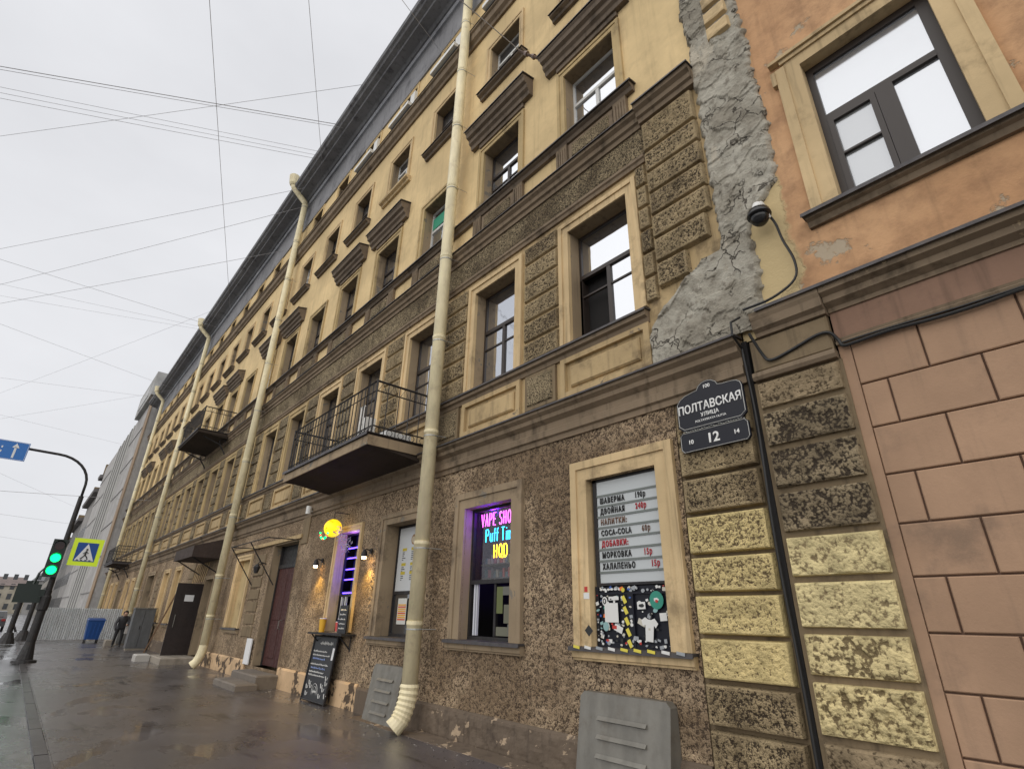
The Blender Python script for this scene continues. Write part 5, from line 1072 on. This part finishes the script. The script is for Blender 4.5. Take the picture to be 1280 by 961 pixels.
for k_ in range(4): b.box(X_-.012, X_-.004, ym-.22+k_*.12, ym-.16+k_*.12, z0+.175, z0+.20)
b.build('walking_figure', plain('sign_black', (.01, .01, .012), .5), cs_, (X_, ym, z0))
# blue lane sign
bs_ = thing('lane_sign', 'blue lane direction sign with white arrows hanging from the curved arm', 'road sign', (TX+.1, -1.8, 6.6))
SX = TX+.12; b = MB(); rect_x(b, SX, -2.9, -1.10, 6.33, 6.98); b.build('blue_panel', plain('lane_sign_blue', (.02, .16, .52), .4), bs_, (SX, -2, 6.6))
for yy in (-1.45, -2.15, -2.6):
    b = MB(); b.box(SX, SX+.005, yy-.03, yy+.03, 6.40, 6.78); b.add([(SX+.005, yy-.10, 6.76), (SX+.005, yy+.10, 6.76), (SX+.005, yy, 6.92)], [(0, 1, 2)]); b.build('white_arrow', sw, bs_, (SX, yy, 6.6))
for k_ in range(3):
    b = MB(); b.box(SX, SX+.005, -1.82, -1.78, 6.40+k_*.15, 6.47+k_*.15); b.build('lane_dash', sw, bs_, (SX, -1.8, 6.5))
b = MB(); b.box(SX, SX+.004, -2.88, -1.12, 6.955, 6.965); b.box(SX, SX+.004, -2.88, -1.12, 6.345, 6.355); b.box(SX, SX+.004, -1.13, -1.12, 6.355, 6.955); b.build('sign_border', sw, bs_, (SX, -1.8, 6.6))
# two lower posts further along the kerb
for (x, y, h, lb_) in ((-38.5, .28, 2.7, 'far dark signal post at the left picture edge near the tail lights'), (-42.5, .92, 2.4, 'short dark post just left of the white hoarding')):
    p_ = thing('signal_post', lb_, 'post', (x, y, 0)); b = MB(); b.tube([(x, y, 0), (x, y, .5), (x, y, .52), (x, y, h)], [.36, .18, .12, .11], 12); b.build('post', M['black_metal'], p_, (x, y, 0)); b = MB(); b.box(x-.1, x+.14, y-.05, y+.45, h-.45, h+.25); b.build('post_head', hm, p_, (x, y, h))
# white corrugated hoarding
hf = thing('corrugated_hoarding', 'pale corrugated metal hoarding closing off the pavement', 'fence', (-43, 3, 0)); hmz = metalpaint('pale_corrugated_sheet', (.52, .54, .55), .5, .25, (.3, .28, .26))
for k_ in range(5):
    b = MB(); pts = []; n = 30; ya, yb2 = 1.25+k_*.82, 1.25+(k_+1)*.82
    for i in range(n+1): pts.append((-43+(.03 if (i//2) % 2 else -.03), ya+(yb2-ya)*i/n))
    b.add([(x, y, .02) for x, y in pts]+[(x, y, 1.72) for x, y in pts], [(i, i+1, i+n+2, i+n+1) for i in range(n)]); b.build('corrugated_sheet', hmz, hf, (-43, ya, 0))
b = MB(); b.box(-43.1, -43.05, 1.25, 5.35, .1, .16); b.box(-43.1, -43.05, 1.25, 5.35, 1.5, 1.56); b.build('rail', M['galv'], hf, (-43, 3, 0))
# blue wheeled bin
bn = thing('wheeled_bin', 'blue wheeled rubbish container in front of the pale hoarding', 'bin', (-38.9, 3.7, 0)); bb_ = plain('bin_blue', (.012, .07, .26), .45); x, y = -38.9, 3.72
b = MB(); w0, w1 = .30, .38
b.add([(x-.3, y-w0, .18), (x+.3, y-w0, .18), (x+.3, y+w0, .18), (x-.3, y+w0, .18), (x-.42, y-w1, 1.12), (x+.42, y-w1, 1.12), (x+.42, y+w1, 1.12), (x-.42, y+w1, 1.12)], [(0, 3, 2, 1), (4, 5, 6, 7), (0, 1, 5, 4), (1, 2, 6, 5), (2, 3, 7, 6), (3, 0, 4, 7)])
for k_ in (-.18, 0, .18): b.add([(x+.30, y+k_-.03, .25), (x+.30, y+k_+.03, .25), (x+.43, y+k_+.03, 1.05), (x+.43, y+k_-.03, 1.05), (x+.34, y+k_-.03, .25), (x+.34, y+k_+.03, .25), (x+.46, y+k_+.03, 1.05), (x+.46, y+k_-.03, 1.05)], [(4, 5, 6, 7), (0, 4, 7, 3), (1, 2, 6, 5)])
b.build('bin_body', bb_, bn, (x, y, .5)); b = MB(); b.add([(x-.45, y-.41, 1.12), (x+.47, y-.41, 1.12), (x+.47, y+.41, 1.12), (x-.45, y+.41, 1.12), (x-.40, y-.35, 1.24), (x+.38, y-.35, 1.20), (x+.38, y+.35, 1.20), (x-.40, y+.35, 1.24)], [(0, 3, 2, 1), (4, 5, 6, 7), (0, 1, 5, 4), (1, 2, 6, 5), (2, 3, 7, 6), (3, 0, 4, 7)]); b.build('lid', plain('bin_lid_blue', (.01, .05, .19), .4), bn, (x, y, 1.1))
for dx in (-.25, .28):
    for dy in (-.27, .27): b = MB(); b.tube([(x+dx, y+dy-.03, .09), (x+dx, y+dy+.03, .09)], .09, 12); b.build('wheel', M['black_metal'], bn, (x+dx, y+dy, .09))
# grey cabinets
def cabinet(x0, x1, y0, y1, h, col, label):
    t = thing('street_cabinet', label, 'cabinet', ((x0+x1)/2, (y0+y1)/2, 0)); b = MB(); b.box(x0, x1, y0, y1, .08, h); b.build('cabinet_body', metalpaint('cabinet_paint_%d' % int(h*100), col, .5, .35), t, (x0, y0, 0)); b = MB(); b.box(x0-.03, x1+.03, y0-.03, y1+.03, h, h+.05); b.build('cabinet_roof', M['galv'], t, (x0, y0, h)); b = MB(); b.box(x0+.03, x1-.03, y0+.03, y1-.02, 0, .08); b.build('base', M['concrete'], t, (x0, y0, 0))
    b = MB(); b.box(x1, x1+.008, (y0+y1)/2-.005, (y0+y1)/2+.005, .12, h-.05); b.box(x1, x1+.02, (y0+y1)/2-.09, (y0+y1)/2-.06, h*.5, h*.58); b.build('door_seam', M['black_metal'], t, (x1, y0, 0))
cabinet(-31.9, -31.35, 4.35, 5.18, 1.72, (.10, .105, .11), 'tall grey electrical cabinet against the wall right of the pedestrian')
cabinet(-36.9, -36.2, 4.55, 5.2, 1.35, (.16, .16, .155), 'lower grey cabinet left of the pedestrian behind the blue bin')
sl3 = thing('kerb_block', 'small pale concrete block at the foot of the lower grey cabinet', 'block', (-35.6, 4.2, 0)); slab('block_body', -35.9, -35.2, 4.0, 4.4, 0, .28, M['concrete'], sl3)
pk = thing('leaning_plank', 'brown plank leaning on the wall left of the open dark metal door', 'plank', (-28.5, 4.9, 0)); b = MB(); b.bar((-28.9, 4.72, .02), (-27.6, 5.2, 2.6), .05); b.build('plank_body', plain('old_wood', (.20, .12, .07), .8), pk, (-28.5, 4.9, 0))
# pedestrian, leaning forward
pd = thing('person', 'person in dark jacket and trousers bent slightly forward beside the grey cabinets', 'person', (-34.3, 4.35, 0))
def body(jn, ed, name, mats, zs, parent, loc):
    me = bpy.data.meshes.new(name); me.from_pydata([j[0] for j in jn], ed, []); o = bpy.data.objects.new('tmp', me); COL.objects.link(o)
    sm = o.modifiers.new('s', 'SKIN'); o.modifiers.new('u', 'SUBSURF').levels = 1
    for i, j in enumerate(jn): me.skin_vertices[0].data[i].radius = (j[1], j[1]*(j[2] if len(j) > 2 else 1)); 
    me.skin_vertices[0].data[0].use_root = True
    dg = bpy.context.evaluated_depsgraph_get(); m2 = bpy.data.meshes.new_from_object(o.evaluated_get(dg)); bpy.data.objects.remove(o); m2.name = name
    for q in mats: m2.materials.append(q)
    for pg in m2.polygons: pg.material_index = zs(pg.center); pg.use_smooth = True
    return put(name, m2, parent, loc)
J = [((0, 0, .90), .15, 1.2), ((.10, 0, 1.10), .16, 1.25), ((.24, 0, 1.28), .17, 1.3), ((.34, 0, 1.37), .065), ((.40, 0, 1.43), .085), ((.45, 0, 1.50), .095), ((.45, 0, 1.57), .075),
     ((.25, .20, 1.29), .08), ((.28, .27, 1.05), .062), ((.46, .18, .98), .046), ((.53, .13, 1.0), .036), ((.25, -.20, 1.29), .08), ((.24, -.28, 1.04), .062), ((.36, -.26, .82), .046), ((.40, -.24, .74), .036),
     ((0, .10, .86), .11), ((.07, .13, .48), .07), ((-.02, .14, .08), .05), ((.10, .15, .04), .045), ((0, -.10, .86), .11), ((.02, -.13, .48), .07), ((-.10, -.14, .08), .05), ((.02, -.15, .04), .045)]
ED = [(0, 1), (1, 2), (2, 3), (3, 4), (4, 5), (5, 6), (2, 7), (7, 8), (8, 9), (9, 10), (2, 11), (11, 12), (12, 13), (13, 14), (0, 15), (15, 16), (16, 17), (17, 18), (0, 19), (19, 20), (20, 21), (21, 22)]
pm = [plain('dark_jacket', (.045, .045, .05), .8), plain('black_trousers', (.014, .014, .016), .8), plain('skin_tone', (.42, .26, .19), .6), plain('shoe', (.02, .02, .02), .5)]
bo = body(J, ED, 'body', pm, lambda c: 3 if c.z < .10 else 1 if c.z < .84 else 2 if (c.z > 1.38 and c.x > .33) or (c.x > .49 and c.z < 1.12) else 0, pd, (-34.3, 4.35, 0))
bm = bmesh.new(); bmesh.ops.create_uvsphere(bm, u_segments=14, v_segments=10, radius=.112); me = bpy.data.meshes.new('hair')
for v in bm.verts: v.co.x -= .02; v.co.z *= 1.05
bmesh.ops.delete(bm, geom=[v for v in bm.verts if v.co.x > .06 and v.co.z < .05 or v.co.z < -.09], context='VERTS'); bm.to_mesh(me); bm.free(); me.materials.append(plain('dark_hair', (.015, .012, .01), .7)); put('hair', me, pd, (-34.3+.435, 4.35, 1.52))
b = MB(); b.box(-34.18, -33.95, 4.52, 4.62, .60, .95); b.tube([(-34.06, 4.57, .95), (-34.05, 4.56, 1.04)], .012, 4); tag(b.build('carrier_bag', plain('pale_bag', (.4, .38, .36), .6), None, (-34.06, 4.57, .7)), 'pale bag held low in the hand of the pedestrian', 'bag')

# ================================================== traffic and far end of the street
def car(x, y, col, label, lit=True, van=False):
    t = thing('car', label, 'car', (x, y, 0)); L_, W_, H_ = 4.3, 1.75, 1.48 if not van else 1.9
    prf = [(-2.15, .35), (-2.12, .85), (-1.95, .98), (-1.45, 1.42), (.35, 1.46), (1.05, 1.0), (2.0, .86), (2.14, .62), (2.14, .35)]
    if van: prf = [(-2.15, .35), (-2.12, 1.9), (.9, 1.9), (1.5, 1.1), (2.1, .95), (2.14, .35)]
    n = len(prf); prf = [(-a, z-.03) for a, z in prf]; b = MB()   # rear towards the camera (+x)
    vs = [(x+a, y-W_/2+(.12 if z > 1 else 0), z) for a, z in prf]+[(x+a, y+W_/2-(.12 if z > 1 else 0), z) for a, z in prf]
    b.add(vs, [tuple(range(n))[::-1], tuple(range(n, 2*n))]+[(i, (i+1) % n, (i+1) % n+n, i+n) for i in range(n)]); b.build('body', plain('car_paint_%d' % abs(int(x*7+y)), col, .3), t, (x, y, .5))
    gb = plain('car_glass', (.02, .025, .03), .08); b = MB()
    za, zb = (1.0, 1.36) if not van else (1.2, 1.75); xa = x+2.0 if not van else x+2.14
    b.add([(x+1.93, y-.66, 1.0), (x+1.93, y+.66, 1.0), (x+1.50, y+.60, 1.37), (x+1.50, y-.60, 1.37)] if not van else [(x+2.15, y-.6, 1.15), (x+2.15, y+.6, 1.15), (x+2.14, y+.6, 1.7), (x+2.14, y-.6, 1.7)], [(0, 1, 2, 3)]); b.build('rear_window', gb, t, (x+1.7, y, 1.2))
    for s_ in (-1, 1): b = MB(); b.add([(x+1.35, y+s_*.83, .98), (x-.85, y+s_*.83, .98), (x-.35, y+s_*.765, 1.36), (x+1.25, y+s_*.765, 1.36)], [(0, 1, 2, 3)]); b.build('side_window', gb, t, (x, y+s_*.8, 1.1))
    for dx in (-1.35, 1.35):
        for s_ in (-1, 1): b = MB(); b.tube([(x+dx, y+s_*.72, .3), (x+dx, y+s_*.90, .3)], .33, 16); b.build('wheel', cbm, t, (x+dx, y+s_*.8, .3))
    tm_ = em('tail_light_lit', (1, .08, .02), 9) if lit else plain('tail_light', (.3, .02, .02), .3)
    for s_ in (-1, 1): b = MB(); b.box(x+2.1, x+2.17, y+s_*.72-.12, y+s_*.72+.12, .70, .86); b.build('tail_light', tm_, t, (x+2.1, y+s_*.7, .8))
    b = MB(); b.box(x+2.13, x+2.15, y-.26, y+.26, .5, .62); b.build('number_plate', M['white_paint'], t, (x+2.1, y, .5))
car(-52, -1.35, (.30, .05, .03), 'reddish car with glowing tail lights at the left picture edge')
car(-63, -.9, (.05, .05, .055), 'dark car standing beyond the signal posts', False)
car(-84, -3.4, (.25, .25, .26), 'distant grey van far down the street', True, True)
# neighbouring grey building under scaffold netting
net = plaster('grey_dust_netting', (.45, .44, .43), (.22, .20, .19), .6, .8); 
GB = thing('netted_building', 'tall grey building wrapped in pale dust netting beyond the yellow one', 'building', (-75, YW, 0))
b = MB(); b.box(-96, -58.2, YW-.55, YW+12, 0, 20.6); b.build('netted_wall', net, GB, (-75, YW, 0))
b = MB(); b.box(-68, -58.0, YW-.95, YW+12.2, 20.6, 23.0); b.build('parapet_block', plaster('pale_grey_parapet', (.42, .42, .41), (.25, .25, .25), .5, .3), GB, (-63, YW, 20))
b = MB(); b.box(-66.5, -60.5, YW-1.0, YW-.951, 21.2, 22.3); b.build('parapet_panel', plain('light_grey_panel', (.52, .52, .52), .7), GB, (-63, YW, 21))
lt = plain('pale_netting_strip', (.50, .50, .48), .8); dk_ = plain('grey_netting_fold', (.25, .245, .24), .9)
for k_ in range(9):
    b = MB(); xx = -70-k_*1.5; b.box(xx, xx+.62, YW-.66-.02*(k_ % 2), YW-.551, .2, 20.4); b.build('netting_strip', lt if k_ % 2 == 0 else dk_, GB, (xx, YW, 0))
b = MB(); b.box(-60.2, -58.15, YW-.62, YW-.551, 0, 20.5); b.build('rust_stained_strip', plaster('rust_stained_render', (.36, .27, .19), (.25, .15, .08), .7, .6), GB, (-59, YW, 0))
for k_ in range(6):
    b = MB(); z = 3+k_*3; b.box(-95.8, -60.4, YW-.60, YW-.552, z, z+.10); b.build('scaffold_lift', dk_, GB, (-75, YW, z))
fb2 = [(-99, -96.3, 19.2, (.26, .255, .25)), (-118, -99.2, 17.6, (.33, .32, .31)), (-139, -118.3, 15.6, (.22, .215, .21)), (-170, -139.3, 14.0, (.31, .29, .27)), (-215, -170.4, 13.0, (.36, .34, .31))]
wdm = plain('far_window', (.06, .065, .07), .3)
for i, (a, c_, h, col) in enumerate(fb2):
    t = thing('town_house', ['narrow grey house front', 'broad pale grey house', 'dark grey lower house', 'brownish low house', 'farthest pale house'][i]+' in the row beyond the netted building', 'building', ((a+c_)/2, YW, 0))
    b = MB(); b.box(a, c_, YW-.2, YW+12, 0, h); b.build('wall', plaster('far_render_%d' % i, col, (.15, .14, .13), .5, .4), t, (a, YW, 0))
    b = MB(); b.prof([(0, h), (.9, h), (1.0, h+.4), (-6, h+2.6), (-12, h+.3)], a, c_); b.build('roof', plain('far_roof_%d' % i, (.16, .15, .15), .8), t, (a, YW, h))
    b = MB(); b.box((a+c_)/2-.5, (a+c_)/2+.5, YW-.6, YW+1, h+.5, h+2.2); b.build('chimney', M['tan_grey'], t, (a, YW, h))
    q = MB(); q.box(-.5, .5, 0, .08, 0, 1.7); wo = q.build('window', wdm, None); wme = wo.data; bpy.data.objects.remove(wo)
    for fl in range(int((h-2)/3.4)):
        xx = a+1.6
        while xx < c_-1: put('window', wme, t, (xx, YW-.25, 1.6+fl*3.4)); xx += 2.8 if c_-a < 25 else 3.6
# opposite side and the end of the street
random.seed(17)
for i in range(13):
    x = -120-i*13+random.uniform(-2, 2); y = -17-random.uniform(0, 2); h = random.uniform(7, 10); col = random.choice([(.36, .33, .29), (.42, .40, .36), (.30, .27, .25), (.40, .34, .25)])  # wall colours greyed to stand in for haze down the street
    t = thing('distant_house', 'distant house on the far side of the street', 'building', (x, y, 0), 'distant houses on the far side of the street')
    b = MB(); b.box(x-6, x+6, y-10, y, 0, h); b.build('wall', plaster('distant_wall_%d' % i, col, (.2, .19, .18), .4, .3), t, (x, y, 0)); b = MB(); b.add([(x-6.3, y+.5, h), (x+6.3, y+.5, h), (x+6.3, y-10, h), (x-6.3, y-10, h), (x-4, y-4, h+2.4), (x+4, y-4, h+2.4)], [(0, 1, 5, 4), (1, 2, 5), (2, 3, 4, 5), (3, 0, 4), (0, 3, 2, 1)]); b.build('roof', plain('distant_roof_%d' % i, random.choice([(.14, .13, .13), (.17, .12, .10), (.17, .17, .18)]), .8), t, (x, y, h))
    q = MB(); q.box(-.6, .6, 0, .06, 0, 1.8); wo = q.build('window', wdm, None); wme = wo.data; bpy.data.objects.remove(wo)
    for fl in range(int((h-1.5)/3.1)):
        for k_ in range(4): put('window', wme, t, (x-4.4+k_*2.9, y+.02, 1.5+fl*3.1))
for i, y in enumerate((-15, -3, 9)):
    h = (10, 9, 11)[i]; x = -265
    t = thing('street_end_house', ['left', 'middle', 'right'][i]+' house of the three closing the far end of the street', 'building', (x, y, 0))
    b = MB(); b.box(x-8, x, y-6, y+5.9, 0, h); b.build('wall', plaster('end_wall_%d' % i, ((.40, .38, .35), (.44, .40, .32), (.34, .33, .32))[i], (.25, .24, .23), .4, .3), t, (x, y, 0)); b = MB(); b.add([(x+.6, y-6.2, h), (x+.6, y+5.9, h), (x-4, y+4, h+3), (x-4, y-4, h+3), (x-8, y-6.2, h), (x-8, y+5.9, h)], [(0, 1, 2, 3), (3, 2, 5, 4), (0, 3, 4), (1, 5, 2)]); b.build('roof', plain('end_roof_%d' % i, ((.17, .165, .17), (.20, .16, .15), (.18, .18, .19))[i], .8), t, (x, y, h))  # end walls greyed the same way, haze put into the colour
    q = MB(); q.box(0, .08, -.6, .6, 0, 1.8); wo = q.build('window', wdm, None); wme = wo.data; bpy.data.objects.remove(wo)
    for fl in range(4):
        for k_ in range(4): put('window', wme, t, (x+.01, y-4.3+k_*2.8, 1.4+fl*3.2))

# gutter strip and loose crumbs along the wall foot
b = MB(); random.seed(41); n = 60; xs_ = [-9.9+i*.135 for i in range(n+1)]; ye = [4.93+.05*nz(x_, 1, 1, 1.3)+.015*nz(x_, 2, 2, 6) for x_ in xs_]
b.add([(x_, y_, .003) for x_, y_ in zip(xs_, ye)]+[(x_, YW-.04, .022) for x_ in xs_]+[(x_, y_-.012, -.01) for x_, y_ in zip(xs_, ye)], [(i, i+1, i+n+2, i+n+1) for i in range(n)]+[(i+2*n+2, i+2*n+3, i+1, i) for i in range(n)])
struct(b.build('gutter_strip', M['plinth'], None, (-6, 5, 0)))
b = MB(); cr_m = plain('pale_crumb', (.34, .32, .29), .9); cr_d = plain('dark_crumb', (.07, .06, .05), .9)
for i in range(420):
    x = random.uniform(-16, -2.5); y = 4.98-abs(random.gauss(0, .22)) if random.random() < .75 else random.uniform(1, 4.8); r = random.uniform(.004, .013)*(1 if y > 4.4 else .8); mm = cr_m if random.random() < .45 else cr_d
    b.add([(x-r, y-r*.7, .002), (x+r, y-r, .002), (x+r*.8, y+r, .002), (x-r*.9, y+r*.8, .002), (x, y, r*1.1)], [(0, 1, 4), (1, 2, 4), (2, 3, 4), (3, 0, 4)], mm)
o = b.build('loose_grit', None, None, (-8, 4, 0)); tag(o, 'loose pale and dark grit scattered on the asphalt along the wall foot', 'grit'); o['kind'] = 'stuff'

# ================================================== overhead wires
wm = plain("wire_grey", (.38, .38, .40), .7)
def wire(a, b_, label, r=.012, sag=.3):
    a, b_ = Vector(a), Vector(b_); r *= .8; b_ = a+(b_-a)*((5.26-a.y)/(b_.y-a.y)) if 'rusty' not in label else b_; a = a+(a-b_)*max(.1, min(3, (-13-a.y)/(a.y-b_.y))) if a.y < 3 and 'rusty' not in label else a; pts = [a.lerp(b_, i/16)-Vector((0, 0, sag*4*(i/16)*(1-i/16))) for i in range(17)]
    q = MB(); q.tube(pts, r, 5); o = q.build('overhead_wire', wm, None, tuple((a+b_)/2)); tag(o, label, 'wire', 'overhead wires across the street'); return o
wire((-21.06, -5.54, 18.72), (-16.24, 4.3, 19.52), 'thick doubled wire crossing the upper left sky', 0.0169, 0.04)
wire((-20.97, -5.48, 18.52), (-16.17, 4.3, 19.32), 'lower strand of the thick doubled wire in the upper left sky', 0.0109, 0.04)
wire((-22.67, -5.69, 19.15), (-18.52, 4.3, 19.95), 'upper strand of the three close wires reaching the eaves', 0.0089, 0.04)
wire((-22.64, -5.61, 18.89), (-18.49, 4.3, 19.69), 'middle strand of the three close wires reaching the eaves', 0.0089, 0.04)
wire((-23.0, -5.63, 18.93), (-18.77, 4.3, 19.73), 'lowest strand of the three close wires reaching the eaves', 0.0099, 0.04)
wire((-26.28, -6.24, 19.2), (-14.49, 4.3, 20.0), 'thin wire rising gently to the right across the upper sky', 0.0093, 0.06)
wire((-12.37, -0.87, 18.0), (-30.38, 4.3, 18.8), 'long steep wire hanging from the top picture edge at the left', 0.0115, 0.08)
wire((-10.84, 1.22, 18.47), (-17.48, 4.3, 19.27), 'shorter steep wire hanging from the top picture edge near the eaves', 0.0106, 0.03)
wire((-34.41, -5.91, 18.44), (-20.69, 4.3, 19.24), 'wire rising to the eaves just above the second hopper', 0.0104, 0.07)
wire((-37.84, -5.83, 18.0), (-21.99, 4.3, 18.8), 'wire rising to the eaves in the middle of the left sky', 0.0105, 0.08)
wire((-39.02, -5.67, 17.42), (-25.35, 4.3, 18.22), 'wire with a slight kink meeting the eaves halfway along', 0.0114, 0.07)
wire((-34.57, -5.82, 18.17), (-36.21, 4.3, 18.97), 'falling wire crossing others and ending by the third hopper', 0.0108, 0.04)
wire((-38.54, -6.01, 18.54), (-37.66, 4.3, 19.34), 'second falling wire running beside it to the third hopper', 0.0078, 0.04)
wire((-40.22, -6.04, 18.54), (-38.1, 4.3, 19.34), 'lowest falling wire of the fan at the third hopper', 0.0078, 0.04)
wire((-40.5, -5.58, 17.05), (-46.74, 4.3, 17.85), 'wire falling across the middle left sky towards the last pipe', 0.0089, 0.05)
wire((-73.81, -7.67, 21.76), (-43.54, 4.3, 22.56), 'wire climbing to the third hopper from the left edge', 0.0096, 0.13)
wire((-46.27, -5.2, 15.49), (-45.15, 4.3, 16.29), 'faint level wire above the curved arm', 0.0078, 0.04)
wire((-63.01, -5.89, 16.72), (-47.2, 4.3, 17.52), 'faint wire climbing to the last pipe above the curved arm', 0.0085, 0.08)
wire((-57.23, -5.53, 15.9), (-63.71, 4.6, 16.7), 'faint falling wire just over the blue lane sign', 0.0080, 0.05)
wire((-42.24, -2.71, 7.78), (-44.12, 4.8, 8.58), 'dark level wire crossing behind the curved arm', 0.0146, 0.03)
wire((-55.03, -3.04, 8.07), (-65.36, 4.6, 8.87), 'faint wire below the curved arm', 0.0090, 0.05)
wire((-71.36, -5.21, 14.05), (-100.95, 4.6, 14.85), 'faint falling wire through the bend of the curved arm', 0.0095, 0.12)
wire((-83.25, -3.86, 9.04), (-100.91, 4.6, 9.84), 'lowest wire above the distant roofs', 0.0106, 0.08)
wire((-5.62, 2.62, 12.6), (-5.8, 4.95, 13.03), 'wire running to the rusty anchor on the nearest facade', 0.0122, 0.01)
wire((-8.69, 2.72, 16.97), (-9.59, 4.3, 17.77), 'short wire crossing the top corner of the sky', 0.0092, 0.01)
